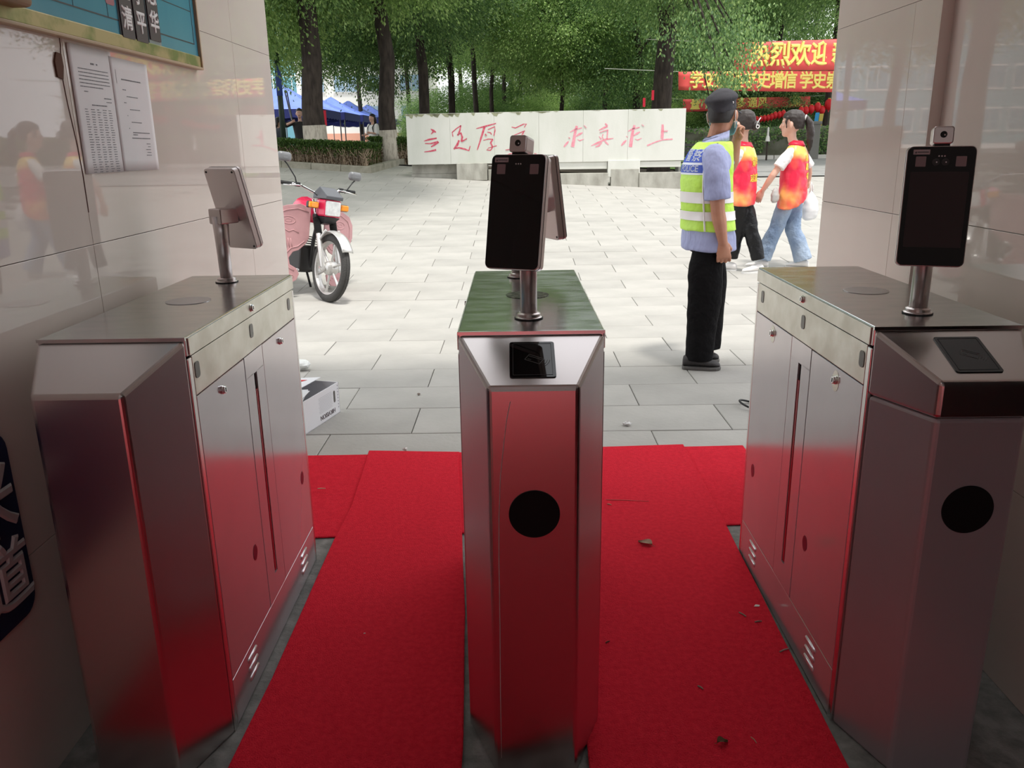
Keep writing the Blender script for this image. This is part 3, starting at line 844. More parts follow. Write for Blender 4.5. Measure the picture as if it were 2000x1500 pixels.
strokes('carved_character', [[(800, 150, 14), (830, 185, 26)], [(715, 245, 8), (775, 215, 24), (835, 190, 18)], [(725, 275, 10), (840, 238, 12)], [(835, 240, 18), (830, 310, 18), (825, 370, 14)], [(770, 300, 14), (760, 340, 14), (775, 370, 12)], [(715, 330, 8), (745, 370, 20)], [(605, 462, 10), (690, 425, 26), (800, 375, 22), (915, 358, 8)], [(665, 478, 12), (710, 460, 28), (755, 420, 12)], [(795, 395, 18), (820, 425, 22), (848, 448, 12)]], *E2, pink_paint)
strokes('carved_character', [[(1118, 262, 10), (1185, 225, 22), (1280, 205, 12)], [(1210, 175, 30), (1185, 260, 34), (1168, 370, 40), (1152, 480, 44)], [(1200, 320, 12), (1245, 290, 28), (1285, 268, 12)], [(1218, 368, 8), (1255, 382, 14), (1310, 355, 8)], [(1095, 325, 8), (1112, 345, 10)], [(1025, 460, 14), (1060, 420, 30), (1095, 385, 14)], [(1310, 165, 8), (1340, 190, 10)]], *E2, pink_paint)
strokes('carved_character', [[(1600, 165, 26), (1600, 260, 38), (1592, 362, 36)], [(1620, 262, 10), (1672, 256, 16)], [(1385, 460, 20), (1490, 415, 14), (1600, 378, 16), (1740, 370, 16)]], *E2, pink_paint)
# weeds at its foot
def leafy(label, px, py, n, s, m, name='weed', cat='weed', group=None):
    p = at_g(px, py)
    mb = MB(); r = random.Random(px)
    for i in range(n):
        a = r.uniform(0, 2 * PI); e = r.uniform(.3, 1.2); L = s * r.uniform(.6, 1.1)
        d = V((math.cos(a) * math.cos(e), math.sin(a) * math.cos(e), math.sin(e))); w = V((-math.sin(a), math.cos(a), 0)) * L * .10
        q = d * L * .55; q.z += .02; e2 = d * L; e2.z -= L * .15
        mb.add([(0, 0, 0), q + w, e2, q - w], [(0, 1, 2, 3)])
    o = obj(name, mb, m); o.location = p
    return tag(o, label, cat, group)
weed_m = leaf_mat('weed leaves', (.05, .12, .02), (.09, .20, .04), (.16, .30, .07))
leafy('green broad-leaved weed at the mossy end of the motto wall', 820, 338, 40, .30, weed_m)
leafy('small dark weed at the foot of the motto wall near the guard', 1201, 354, 16, .12, weed_m)

# ------------------------------------------------------------ the street side of the gate, behind the camera
sm = MB(); sm.box((0, -18.2, -.06), (60, 30, .1))
tag(obj('street_ground', sm, asph), kind='structure')
tag(obj('added_facade', MB().box((0, -15, 4.5), (40, 4, 9)), mat('dark brown facade', (.10, .075, .065), .7)), kind='structure')  # unseen facade, added to keep the low sky out of reflections

# ------------------------------------------------------------ people
skin_a = mat('tanned skin', (.50, .245, .155), .5, sub=.05, c2=(.44, .20, .125), nscale=14)
skin_b = mat('fair skin', (.70, .43, .33), .5, sub=.05, c2=(.64, .37, .28), nscale=14)
hair_m = mat('black hair', (.014, .011, .010), .42, bump=.25, bscale=30, bstretch=(30, 30, 2))
hair_b = mat('dark brown hair', (.030, .021, .018), .40, bump=.25, bscale=30, bstretch=(30, 30, 2))
eye_w = mat('eye white', (.7, .68, .65), .3); eye_d = mat('eye dark', (.01, .008, .007), .15); lip = mat('lips', (.35, .12, .10), .5)

def head_frame(base, yaw, pitch=0, s=1.0):
    return Tr(*base) @ Rz(yaw) @ Rx(pitch) @ Matrix.Diagonal((s, s, s, 1))
def head_mb(mb, M):
    prof = [(-.012, .016, .020, .050), (.0, .030, .032, .055), (.02, .046, .050, .040), (.05, .060, .074, .020), (.09, .069, .088, .006), (.13, .0745, .096, 0), (.165, .073, .094, -.003), (.195, .060, .078, -.006), (.215, .040, .052, -.007), (.226, .016, .022, -.007)]
    mb.loft([[V((rx * math.cos(2 * PI * j / 20), cy + ry * math.sin(2 * PI * j / 20), z)) for j in range(20)] for z, rx, ry, cy in prof], True, M)
    mb.limb([(0, .094, .108), (0, .103, .088), (0, .109, .074)], [.010, .012, .014], 8, None, M)      # nose
    mb.ell((0, .088, .050), (.022, .012, .010), 10, 6, M)                                             # mouth
    mb.ell((0, .088, .128), (.05, .012, .010), 10, 6, M)                                              # brow
    for s in (-1, 1):
        mb.ell((s * .083, -.006, .092), (.013, .019, .033), 8, 6, M @ Rz(s * .25))                    # ears
        mb.ell((s * .03, .082, .085), (.022, .014, .020), 8, 6, M)                                    # cheeks
def face_bits(body, M):
    for s in (-1, 1):
        e = obj('eye', MB().ell((s * .031, .0865, .109), (.011, .0075, .0042), 10, 6, M), eye_w, body, smooth=True)
        obj('iris', MB().ell((s * .031, .0915, .109), (.0050, .003, .0042), 8, 6, M), eye_d, e, smooth=True)
    obj('mouth', MB().ell((0, .1005, .049), (.020, .004, .006), 10, 6, M), lip, body, smooth=True)
def hand_mb(mb, wrist, d, nrm, side, curl=(.5, .6, .5), s=1.0, thumb=.5):
    """d runs to the fingers, nrm out of the palm, side towards the thumb"""
    d = V(d).normalized(); nrm = V(nrm); nrm = (nrm - d * nrm.dot(d)).normalized(); sd = d.cross(nrm)
    if sd.dot(V(side)) < 0: sd = -sd
    w = V(wrist)
    P = lambda a, b, c: w + (d * a + sd * b + nrm * c) * s
    mb.tube([P(-.02, 0, 0), P(.01, 0, 0), P(.045, 0, 0), P(.085, 0, .002), P(.092, 0, .003)], [(.026 * s, .019 * s), (.029 * s, .018 * s), (.040 * s, .016 * s), (.041 * s, .014 * s), (.034 * s, .010 * s)], 12, sd)
    for k, (b, L) in enumerate(((.034, .072), (.0115, .082), (-.0115, .077), (-.033, .060))):
        p = P(.082, b, .002); dd = d.copy(); pts = [P(.060, b * .9, 0), p]
        for q, (seg, c) in enumerate(((.45, curl[0]), (.32, curl[1]), (.25, curl[2]))):
            dd = (Matrix.Rotation(-c if sd.cross(d).dot(nrm) < 0 else c, 3, sd) @ dd)
            if q == 0 and (dd.dot(nrm) < 0): 
                dd = (Matrix.Rotation(c, 3, sd) @ d) if (Matrix.Rotation(c, 3, sd) @ d).dot(nrm) > 0 else (Matrix.Rotation(-c, 3, sd) @ d)
            pts.append(pts[-1] + dd * L * seg * s)
        mb.limb(pts, [.0085 * s, .0092 * s, .0088 * s, .0080 * s, .0068 * s], 8)
    a = P(.018, .028, .006)
    mb.limb([P(.008, .016, .002), a, P(.045, .046, .016 + .02 * thumb), P(.072, .044 - .016 * thumb, .022 + .028 * thumb)], [.014 * s, .013 * s, .0105 * s, .008 * s], 8)
def shoe_mb(mb, heel, toe, w=.046, h=.075):
    heel = V(heel); toe = V(toe); d = toe - heel; L = d.length; d.normalize(); sd = d.cross(V((0, 0, 1))).normalized()
    rings = []
    for t, ww, hh in ((-.02, .45, .5), (.0, .72, .85), (.10, .80, 1.05), (.30, .82, 1.1), (.5, .92, .86), (.7, 1.05, .62), (.88, .92, .48), (.98, .6, .36), (1.02, .3, .2)):
        c = heel + d * (L * t)
        rings.append([c + sd * (w * ww * math.cos(a)) + V((0, 0, 1)) * (max(-.004, (h * hh * .5) * (1 + math.sin(a))) + .004) for a in [2 * PI * j / 14 for j in range(14)]])
    mb.loft(rings)
def sole_mb(mb, heel, toe, w=.05, h=.022):
    heel = V(heel); toe = V(toe); d = toe - heel; L = d.length; d.normalize(); sd = d.cross(V((0, 0, 1))).normalized()
    pl = []
    for t, k in ((-.03, .5), (.02, .8), (.3, .85), (.5, .9), (.72, 1.06), (.9, .9), (1.0, .6), (1.04, .2)): pl.append((t, k))
    poly = [heel + d * (L * t) + sd * (w * k) for t, k in pl] + [heel + d * (L * t) - sd * (w * k) for t, k in reversed(pl)]
    n = len(poly)
    mb.add(poly + [p + V((0, 0, h)) for p in poly], [tuple(range(n))[::-1], tuple(range(n, 2 * n))] + [(i, (i + 1) % n, n + (i + 1) % n, n + i) for i in range(n)])
def ring(c, rx, ry, yaw=0, n=28, p=2.0, tilt=(0, 0)):
    out = []
    for j in range(n):
        a = 2 * PI * j / n
        x = rx * math.copysign(abs(math.cos(a)) ** (2 / p), math.cos(a)); y = ry * math.copysign(abs(math.sin(a)) ** (2 / p), math.sin(a))
        xx, yy = x * math.cos(yaw) - y * math.sin(yaw), x * math.sin(yaw) + y * math.cos(yaw)
        out.append(V((c[0] + xx, c[1] + yy, c[2] + tilt[0] * xx + tilt[1] * yy)))
    return out
def bvh_of(me):
    return BVHTree.FromPolygons([v.co.copy() for v in me.vertices], [tuple(p.vertices) for p in me.polygons])
def drape(mb, bvh, M, out=.003, reach=.6):
    """a flat drawing (x, y) thrown along -z of M on to a cloth; points that miss stay out"""
    R3 = M.to_3x3(); dirn = -(R3 @ V((0, 0, 1)))
    ok = {}; res = MB()
    for i, p in enumerate(mb.v):
        q = M @ V((p.x, p.y, 0))
        h = bvh.ray_cast(q, dirn, reach)
        if h[0] is not None:
            ok[i] = len(res.v); res.v.append(h[0] - dirn * out)
    for f in mb.f:
        if all(i in ok for i in f):
            res.f.append(tuple(ok[i] for i in f))
    me = bpy.data.meshes.new('print'); me.from_pydata([tuple(p) for p in res.v], [], res.f)
    return me
def grid_mb(w, h, nx=16, ny=12):
    mb = MB()
    mb.add([(w * (i / nx - .5), h * (j / ny - .5), 0) for j in range(ny + 1) for i in range(nx + 1)], [(j * (nx + 1) + i, j * (nx + 1) + i + 1, (j + 1) * (nx + 1) + i + 1, (j + 1) * (nx + 1) + i) for j in range(ny) for i in range(nx)])
    return mb
def band(bvh, z0, z1, n=72, out=.004, c=(0, 0), a0=0, a1=2 * PI, tilt=0, m=5):
    """a tape round a cloth, found by looking at the cloth from all sides"""
    mb = MB(); rows = []
    for i in range(m):
        row = []
        for j in range(n + 1):
            a = a0 + (a1 - a0) * j / n
            d = V((math.cos(a), math.sin(a), 0)); z = z0 + (z1 - z0) * i / (m - 1)
            h = bvh.ray_cast(V((c[0], c[1], z)) + d * .6, -d, .6)
            row.append((h[0] + d * out) if h[0] is not None else None)
        rows.append(row)
    idx = {}
    for i in range(m):
        for j in range(n + 1):
            if rows[i][j] is not None:
                idx[(i, j)] = len(mb.v); mb.v.append(rows[i][j])
    for i in range(m - 1):
        for j in range(n):
            k = [(i, j), (i, j + 1), (i + 1, j + 1), (i + 1, j)]
            if all(q in idx for q in k) and (mb.v[idx[k[0]]] - mb.v[idx[k[1]]]).length < .08:
                mb.f.append(tuple(idx[q] for q in k))
    me = bpy.data.meshes.new('band'); me.from_pydata([tuple(p) for p in mb.v], [], mb.f)
    return me
def cloth(name, me, m, parent): return link(name, me, m, parent, smooth=True)
def rot(p, a): return V((p[0] * math.cos(a) - p[1] * math.sin(a), p[0] * math.sin(a) + p[1] * math.cos(a), p[2] if len(p) > 2 else 0))

# ---- the guard -------------------------------------------------------------------------------------------
gp = at_z(1380, 712, 0)
GX = 1.19
def gl(px, py, x):
    p = at_y(px, py, 5.13 - x); return V((x, p.x - GX, p.z))
G = thing('person', 'guard in black cap, yellow-green reflective vest, blue shirt and black trousers, hand at mask', 'person', (GX, 5.13, 0), -PI / 2)
ty = .30                                   # the trunk is turned towards the plaza
cyz = [(gl(px, py, 0).z, gl(px, py, 0).y) for px, py in ((1384, 478), (1382, 440), (1380, 400), (1379, 365), (1380, 335), (1384, 310), (1390, 290), (1397, 275), (1402, 262))]
def cyat(z):
    q = sorted(cyz)
    if z <= q[0][0]: return q[0][1]
    for (z0, y0), (z1, y1) in zip(q, q[1:]):
        if z <= z1: return y0 + (y1 - y0) * (z - z0) / (z1 - z0)
    return q[-1][1]
tor = [(z, rx, ry, 0, cyat(z)) for z, rx, ry in ((.745, .186, .146), (.84, .178, .138), (.95, .166, .122), (1.06, .168, .120), (1.16, .176, .120), (1.26, .176, .112), (1.33, .152, .094), (1.38, .104, .076), (1.415, .068, .064))]
def torso(mb, grow=0, z0=.0, z1=9, prof=tor, yaw_=ty, p=2.3):
    mb.loft([ring((cx, cy, z), rx + grow, ry + grow, yaw_, 28, p) for z, rx, ry, cx, cy in prof if z0 <= z <= z1])
S_r = gl(1397, 302, .172); S_l = gl(1392, 300, -.135)
E_r = gl(1402, 412, .195); W_r = gl(1412, 474, .19)
E_l = gl(1426, 335, -.20); W_l = gl(1439, 272, -.12)
hb = gl(1408, 258, 0); hyaw = 1.05
Mh = head_frame(hb, hyaw, .02, 1.0)
b = MB()
torso(b, -.03, .8, 1.36)
b.limb([(0, cyat(1.3), 1.30), gl(1400, 268, 0), hb + V((0, 0, .06))], [(.062, .058), .056, .056], 14)
head_mb(b, Mh)
b.limb([S_r, S_r.lerp(E_r, .5), E_r, E_r.lerp(W_r, .3), W_r], [.040, .048, .042, .043, .028], 12)
b.limb([S_l, S_l.lerp(E_l, .5), E_l, E_l.lerp(W_l, .3), W_l], [.040, .048, .042, .043, .028], 12)
for s in (-1, 1):
    b.limb([gl(1383, 465, s * .085), gl(1376 if s > 0 else 1388, 580, s * .09), gl(1364 if s > 0 else 1382, 690, s * .09)], [.075, .052, .040], 10)
hand_mb(b, W_r, (.0, .12, -1), (-1, .1, 0), (0, 1, 0), (.55, 1.0, .7), 1.06, .7)
hand_mb(b, W_l, (.45, .02, 1), (.7, -.6, 0), (.3, 1, .2), (1.0, 1.2, .8), 1.0, .8)
body = cloth('body', fuse(b, .005, 2), skin_a, G)
face_bits(body, Mh)
hr = MB()
hr.loft([[Mh @ V((rx * math.cos(2 * PI * j / 24), cy + ry * math.sin(2 * PI * j / 24), z)) for j in range(24)] for z, rx, ry, cy in ((.052, .058, .050, -.042), (.075, .069, .066, -.034), (.10, .0765, .080, -.022), (.13, .079, .092, -.010), (.17, .079, .096, -.006))])
cloth('hair', fuse(hr, .006, 2), hair_m, G)
# cap
cm_ = mat('black cap cloth', (.030, .028, .034), .8, bump=.25, bscale=20)
Mc = Tr(*hb) @ Tr(0, 0, .148) @ Rx(.13) @ Tr(0, 0, -.148) @ Tr(*(-hb)) @ Mh @ Tr(0, -.004, .148) @ Rx(.06)
cpm = MB()
cpm.loft([[Mc @ V((rx * math.cos(2 * PI * j / 28), ry * math.sin(2 * PI * j / 28) + cy, z)) for j in range(28)] for z, rx, ry, cy in ((-.034, .081, .100, 0), (-.005, .082, .101, 0), (.022, .083, .102, .001), (.034, .095, .113, .003), (.046, .094, .113, .006), (.064, .082, .102, .014), (.084, .056, .074, .024), (.096, .024, .036, .030))])
capm = cloth('cap', fuse(cpm, .007, 3, .004, 14), cm_, G)
bm_ = MB(); rows = []
for i in range(5):
    t = i / 4
    rows.append([Mc @ V(((.086 + .010 * t) * math.cos(a), .098 * math.sin(a) + .070 * t * math.sin(a) ** .35, -.028 - .022 * t - .012 * math.cos(a) ** 2)) for a in [math.radians(8 + 164 * j / 16) for j in range(17)]])
bm_.add([p for r in rows for p in r], [(i * 17 + j, i * 17 + j + 1, (i + 1) * 17 + j + 1, (i + 1) * 17 + j) for i in range(4) for j in range(16)])
br = obj('cap_brim', bm_, cm_, capm, smooth=True); so = br.modifiers.new('s', 'SOLIDIFY'); so.thickness = .004
for dx in (-.01, .026):
    cb_ = bvh_of(capm.data)
    dirv = (Mc.to_3x3() @ V((1, dx * 22 - .1, 0))).normalized(); o_ = Mc @ V((0, dx * 1.2, .014))
    h = cb_.ray_cast(o_ + dirv * .3, -dirv)
    if h[0] is not None:
        z_ = h[1]; x_ = z_.cross(V((0, 0, 1))).normalized()
        obj('eyelet', MB().tube([(.0045 * math.cos(q * PI / 6), .0045 * math.sin(q * PI / 6), .001) for q in range(13)], .0014, 6, None, False, frame(h[0], x_, z_.cross(x_), z_)), mat('eyelet metal', (.7, .7, .7), .3, 1), capm)
# shirt
sh = MB(); torso(sh, .006, .7, 1.39)
sh.limb([S_r + V((-.03, 0, .0)), S_r.lerp(E_r, .35), S_r.lerp(E_r, .80)], [.074, .076, .080], 16, None, None, False)
sh.limb([S_l + V((.03, 0, .0)), S_l.lerp(E_l, .35), S_l.lerp(E_l, .75)], [.066, .070, .074], 16, None, None, False)
shirt_m = mat('blue shirt cloth', (.36, .39, .60), .8, bump=.9, bscale=11, bstretch=(1, 1, .5), bd=.03, c2=(.32, .35, .55), nscale=5)
shirt = cloth('shirt', fuse(sh, .010, 4, .007, 9), shirt_m, G)
co = MB()
cy0 = cyat(1.37)
rr_ = [ring((0, cy0 + .010 * i, 1.395 + .018 * i), .078 - .002 * i, .072 - .002 * i, .3, 28, 2, (0, .30)) for i in range(3)]
rr_ += [ring((0, cy0 - .004, 1.372), .100, .092, .3, 28, 2, (0, .22))]
co.loft([rr_[1], rr_[2], rr_[3]], False)
cc = obj('collar', co, shirt_m, shirt, smooth=True); so = cc.modifiers.new('s', 'SOLIDIFY'); so.thickness = .005
ep = MB(); 
bs = bvh_of(shirt.data)
Me = frame(rot((.125, .0, 1.6), ty) + V((0, cyat(1.3), 0)), rot((1, 0, -.25), ty).normalized(), rot((0, 1, 0), ty), rot((.25, 0, 1), ty).normalized())
link('epaulette', drape(grid_mb(.10, .045, 8, 4), bs, Me, .006), mat('dark epaulette', (.035, .04, .05), .7), shirt, smooth=True)
# vest
ve = MB()
vprof = [(z, rx, ry, 0, cyat(z)) for z, rx, ry in ((.865, .188, .148), (.95, .178, .138), (1.06, .174, .136), (1.16, .176, .136), (1.26, .172, .128), (1.335, .150, .108), (1.385, .106, .086))]
torso(ve, .004, 0, 9, vprof, ty, 2.3)
vest_m = mat('fluorescent yellow-green mesh', (.50, .80, .07), .65, bump=.7, bscale=9, bd=.03, c2=(.55, .85, .16), nscale=4)
vest = cloth('vest', fuse(ve, .010, 3, .005, 8), vest_m, G)
bv = bvh_of(vest.data)
tape = mat('reflective tape', (.80, .78, .77), .35, .2)
cen = (0, cyat(1.0))
link('reflective_tape', band(bv, gl(1380, 394, 0).z, gl(1380, 373, 0).z, c=cen), tape, vest, smooth=True)
link('reflective_tape', band(bv, gl(1380, 427, 0).z, gl(1380, 410, 0).z, c=cen, out=.006), tape, vest, smooth=True)
# white edging round the near armhole
ah = MB(); prev = None; L_ = []
for q in range(30):
    z = .87 + (1.34 - .87) * q / 29
    # back edge of the arm opening
    d = rot((math.cos(-.62), math.sin(-.62), 0), ty)
    h = bv.ray_cast(V((0, cyat(z), z)) + d * .5, -d)
    if h[0] is not None: L_.append(h[0] + d * .003)
ah.tube(L_, .006, 6)
obj('edge_binding', ah, tape, vest, smooth=True)
Mb = frame(rot((.0, -.45, gl(1350, 317, 0).z), ty), rot((1, 0, 0), ty), (0, 0, 1), rot((0, -1, 0), ty))
blue_p = mat('blue badge print', (.04, .09, .48), .5)
silver = mat('badge white', (.72, .76, .84), .4)
Mb1 = Mb @ Tr(.0, .03, 0)
bp = link('back_badge', drape(grid_mb(.26, .075, 26, 8), bv, Mb @ Tr(0, .038, 0), .0035), blue_p, vest, smooth=True)
bp2 = link('back_badge', drape(grid_mb(.26, .045, 26, 6), bv, Mb @ Tr(0, -.036, 0), .0035), blue_p, vest, smooth=True)
link('badge_margin', drape(grid_mb(.272, .140, 26, 14), bv, Mb @ Tr(0, .0, 0), .0025), silver, vest, smooth=True)
link('lettering', drape(text_mb('警察', .078, .001, 0, spacing=1.25), bv, Mb @ Tr(0.01, .038, 0), .005), silver, bp)
link('lettering', drape(text_mb('POLICE', .052, .0008, 0, spacing=1.05), bv, Mb @ Tr(0.005, -.036, 0), .005), silver, bp2)
# trousers
tr = MB()
tr.loft([ring((0, cyat(z), z), rx, ry, .2) for z, rx, ry in ((.73, .154, .116), (.78, .156, .118), (.84, .145, .112))])
tr.limb([gl(1382, 492, .08), gl(1377, 540, .088), gl(1376, 590, .09), gl(1369, 645, .09), gl(1364, 703, .09)], [(.084, .098), (.090, .110), (.086, .104), (.080, .094), (.078, .086)], 18, (1, 0, 0), None, False)
tr.limb([gl(1386, 488, -.08), gl(1388, 535, -.088), gl(1389, 580, -.09), gl(1386, 628, -.09), gl(1383, 680, -.09)], [(.084, .096), (.090, .102), (.084, .094), (.076, .084), (.074, .080)], 18, (1, 0, 0), None, False)
cloth('trousers', fuse(tr, .010, 4, .008, 7), mat('black trousers', (.006, .0055, .006), .85, spec=.15, bump=.7, bscale=9, bd=.04), G)
shoe_m = mat('charcoal trainer', (.06, .055, .055), .7, c2=(.03, .028, .028), nscale=20)
shoe_y = lambda px, x: gl(px, 715 if x > 0 else 688, x).y
for nm, hl, te in (('near', (.085, shoe_y(1334, .085), .016), (.125, shoe_y(1405, .125), .016)), ('far', (-.10, shoe_y(1352, -.10), .016), (-.07, shoe_y(1407, -.07) - .01, .016))):
    s = MB(); shoe_mb(s, hl, te)
    so_ = link('shoe', fuse(s, .006, 3), shoe_m, G, smooth=True)
    s2 = MB(); sole_mb(s2, (hl[0], hl[1], 0), (te[0], te[1], 0))
    obj('sole', s2, mat('shoe sole', (.10, .095, .09), .7), so_, bevel=.006)
# mask under the chin
mk = MB()
mg = []
for i in range(6):
    for j in range(11):
        a = math.radians(-75 + 150 * j / 10); t = i / 5
        r_ = .074 + .006 * math.sin(PI * t)
        mg.append(Mh @ V((math.sin(a) * (r_ + .012 - .014 * t), .016 + math.cos(a) * (.096 - .020 * t), .048 - .075 * t + .012 * abs(math.sin(a)))))
mk.add(mg, [(i * 11 + j, i * 11 + j + 1, (i + 1) * 11 + j + 1, (i + 1) * 11 + j) for i in range(5) for j in range(10)])
mo = obj('face_mask', mk, mat('blue mask', (.36, .76, .90), .7, bump=.3, bscale=60, bstretch=(1, 1, 6)), G, smooth=True); so = mo.modifiers.new('s', 'SOLIDIFY'); so.thickness = .002
st = MB()
for s in (-1, 1):
    st.tube([Mh @ V((s * .074, .050, .040)), Mh @ V((s * .079, .022, .075)), Mh @ V((s * .083, .000, .122)), Mh @ V((s * .088, -.018, .105)), Mh @ V((s * .083, -.004, .060)), Mh @ V((s * .072, .040, .022))], .0022, 6)
obj('ear_loop', st, mat('white elastic', (.8, .8, .8), .6), mo, smooth=True)

# ---- two volunteers -------------------------------------------------------------------------------------
def vest_mat(name):
    m = bpy.data.materials.new(name); m.use_nodes = True; nt = m.node_tree; b_ = nt.nodes['Principled BSDF']
    tc = nt.nodes.new('ShaderNodeTexCoord'); sx = nt.nodes.new('ShaderNodeSeparateXYZ'); nt.links.new(tc.outputs['Object'], sx.inputs[0])
    n = tex(nt, 3.6, 2, (1, 1, .75))
    r = nt.nodes.new('ShaderNodeValToRGB'); e = r.color_ramp.elements
    e[0].position = .48; e[0].color = (.80, .020, .065, 1); e[1].position = .66; e[1].color = (.90, .36, .10, 1)
    k = e.new(.56); k.color = (.84, .10, .075, 1)
    nt.links.new(n, r.inputs[0])
    n2 = tex(nt, 4.5, 2)
    ad = nt.nodes.new('ShaderNodeMath'); ad.operation = 'MULTIPLY_ADD'; ad.inputs[1].default_value = .25
    nt.links.new(n2, ad.inputs[0]); nt.links.new(sx.outputs[2], ad.inputs[2])
    mz = nt.nodes.new('ShaderNodeMapRange'); mz.inputs['From Min'].default_value = 1.26; mz.inputs['From Max'].default_value = 1.36
    nt.links.new(ad.outputs[0], mz.inputs[0])
    mx = nt.nodes.new('ShaderNodeMix'); mx.data_type = 'RGBA'
    mx.inputs[7].default_value = (.92, .60, .12, 1)
    nt.links.new(mz.outputs[0], mx.inputs[0]); nt.links.new(r.outputs[0], mx.inputs[6]); nt.links.new(mx.outputs[2], b_.inputs['Base Color'])
    b_.inputs['Roughness'].default_value = .38
    bp_ = nt.nodes.new('ShaderNodeBump'); bp_.inputs['Strength'].default_value = .6; bp_.inputs['Distance'].default_value = .02
    nt.links.new(tex(nt, 7, 3), bp_.inputs['Height']); nt.links.new(bp_.outputs[0], b_.inputs['Normal'])
    return m
yel = mat('yellow print', (.85, .70, .08), .5)
red_v = mat('plain red satin', (.66, .012, .045), .4)
white_c = mat('white cotton', (.80, .78, .76), .8, bump=.8, bscale=12, bd=.02)

# right one: walking away to the left, ponytail, jeans
gR = at_y(1541, 460, 8.92); gR = V((gR.x, 8.92, gz(gR.x, 8.92)))
hd = math.radians(138)                     # heading in the plan
Rw = thing('person', 'woman with ponytail in red-orange volunteer vest and blue jeans striding away', 'person', gR, hd - PI / 2)
Ri = Rz(-(hd - PI / 2)).to_3x3()
WB = gR
def W(dx, dy, z): return Ri @ V((dx, dy, z))      # place by world offsets, kept in the person's own frame
def wl_(px, py, dy):                              # a point read off the photograph at a depth beside the person
    p = at_y(px, py, WB.y + dy); return Ri @ (p - WB)
hw = .98
Mh = Tr(*wl_(1546, 265, .0)) @ Rz(.42) @ Rx(.04) @ Matrix.Diagonal((1.10, 1.10, 1.10, 1))
wp_ = [(.78, .150, .110, 0, 0), (.88, .140, .104, 0, .0), (.98, .138, .100, 0, .0), (1.08, .152, .105, 0, .0), (1.17, .160, .102, 0, -.004), (1.24, .140, .082, 0, -.006), (1.285, .088, .062, 0, -.004), (1.315, .056, .054, 0, 0)]
def W_torso(mb, grow, prof, p=2.2): mb.loft([ring((cx, cy, z), rx + grow, ry + grow, 0, 28, p) for z, rx, ry, cx, cy in prof])
b = MB(); W_torso(b, -.03, wp_[1:])
b.limb([(0, -.004, 1.26), wl_(1547, 272, 0), wl_(1546, 258, 0)], [.05, .046, .046], 12)
head_mb(b, Mh)
Sl = V((-.150, 0, 1.215)); Sr = V((.150, 0, 1.215))        # the arm on the left of her is nearer the viewer
El = wl_(1509, 343, -.14); Wl = wl_(1489, 373, -.10)
Er = wl_(1580, 330, .16); Wr = wl_(1580, 352, .20)
for s_, e_, w_ in ((Sl, El, Wl), (Sr, Er, Wr)):
    b.limb([s_, s_.lerp(e_, .5), e_, e_.lerp(w_, .35), w_], [.030, .036, .034, .034, .023], 12)
hand_mb(b, Wl, (Wl - El) + V((0, 0, -.06)), W(.4, .8, 0), W(-1, .2, -.3), (.35, .4, .3), .92, .3)
hand_mb(b, Wr, V((0, 0, -1)), W(-1, .2, 0), W(-.2, .8, 0), (1.0, 1.2, .8), .92, .8)
hipL = V((-.075, 0, .80)); hipR = V((.075, 0, .80))
kL = wl_(1516, 446, .0); aL = wl_(1490, 497, .06)
kR = wl_(1549, 450, .04); aR = wl_(1569, 500, .0)
for h_, k_, a_ in ((hipL, kL, aL), (hipR, kR, aR)):
    b.limb([h_, k_, a_], [.07, .048, .036], 10)
body = cloth('body', fuse(b, .0065, 3), skin_b, Rw)
face_bits(body, Mh)
hm_ = MB()
hm_.loft([[Mh @ V((rx * math.cos(2 * PI * j / 24), cy + ry * math.sin(2 * PI * j / 24), z)) for j in range(24)] for z, rx, ry, cy in ((.06, .062, .050, -.052), (.09, .075, .074, -.034), (.13, .080, .092, -.018), (.165, .080, .104, -.004), (.20, .066, .090, -.004), (.224, .044, .062, -.006), (.236, .018, .026, -.006))])
hm_.limb([Mh @ V((.066, .06, .165)), Mh @ V((.074, .062, .12)), Mh @ V((.070, .052, .07))], [.012, .011, .006], 8)
hm_.limb([Mh @ V((-.066, .06, .165)), Mh @ V((-.074, .062, .12)), Mh @ V((-.070, .052, .07))], [.012, .011, .006], 8)
hair = cloth('hair', fuse(hm_, .006, 2, .003, 30), hair_b, Rw)
pt = MB(); tb = Mh @ V((0, -.115, .165))
pt.limb([Mh @ V((0, -.085, .155)), tb, tb + W(.028, -.015, -.045), tb + W(.045, -.02, -.14), tb + W(.050, -.02, -.25), tb + W(.050, -.015, -.33)], [.026, .026, .036, .042, .032, .012], 14)
cloth('ponytail', fuse(pt, .006, 2, .004, 26), hair_b, hair)
obj('hair_tie', MB().tube([Mh @ V((.024 * math.cos(q * PI / 6), -.104 - .006 * math.sin(q * PI / 6), .160 + .026 * math.sin(q * PI / 6))) for q in range(13)], .008, 8, None, False), mat('white hair tie', (.75, .74, .70), .6), hair, smooth=True)
ts = MB(); W_torso(ts, .004, wp_[1:])
ts.limb([Sl + V((.02, 0, 0)), Sl.lerp(El, .3), Sl.lerp(El, .66)], [.052, .058, .064], 14, None, None, False)
ts.limb([Sr - V((.02, 0, 0)), Sr.lerp(Er, .4), Sr.lerp(Er, .86)], [.052, .060, .072], 14, None, None, False)
cloth('t_shirt', fuse(ts, .009, 3, .006, 10), white_c, Rw)
vp = [(.70, .200, .124, 0, -.002), (.80, .188, .126, 0, -.004), (.92, .168, .124, 0, -.004), (1.05, .166, .122, 0, -.004), (1.15, .160, .116, 0, -.006), (1.23, .144, .094, 0, -.006), (1.285, .094, .070, 0, -.004)]
vm = MB()
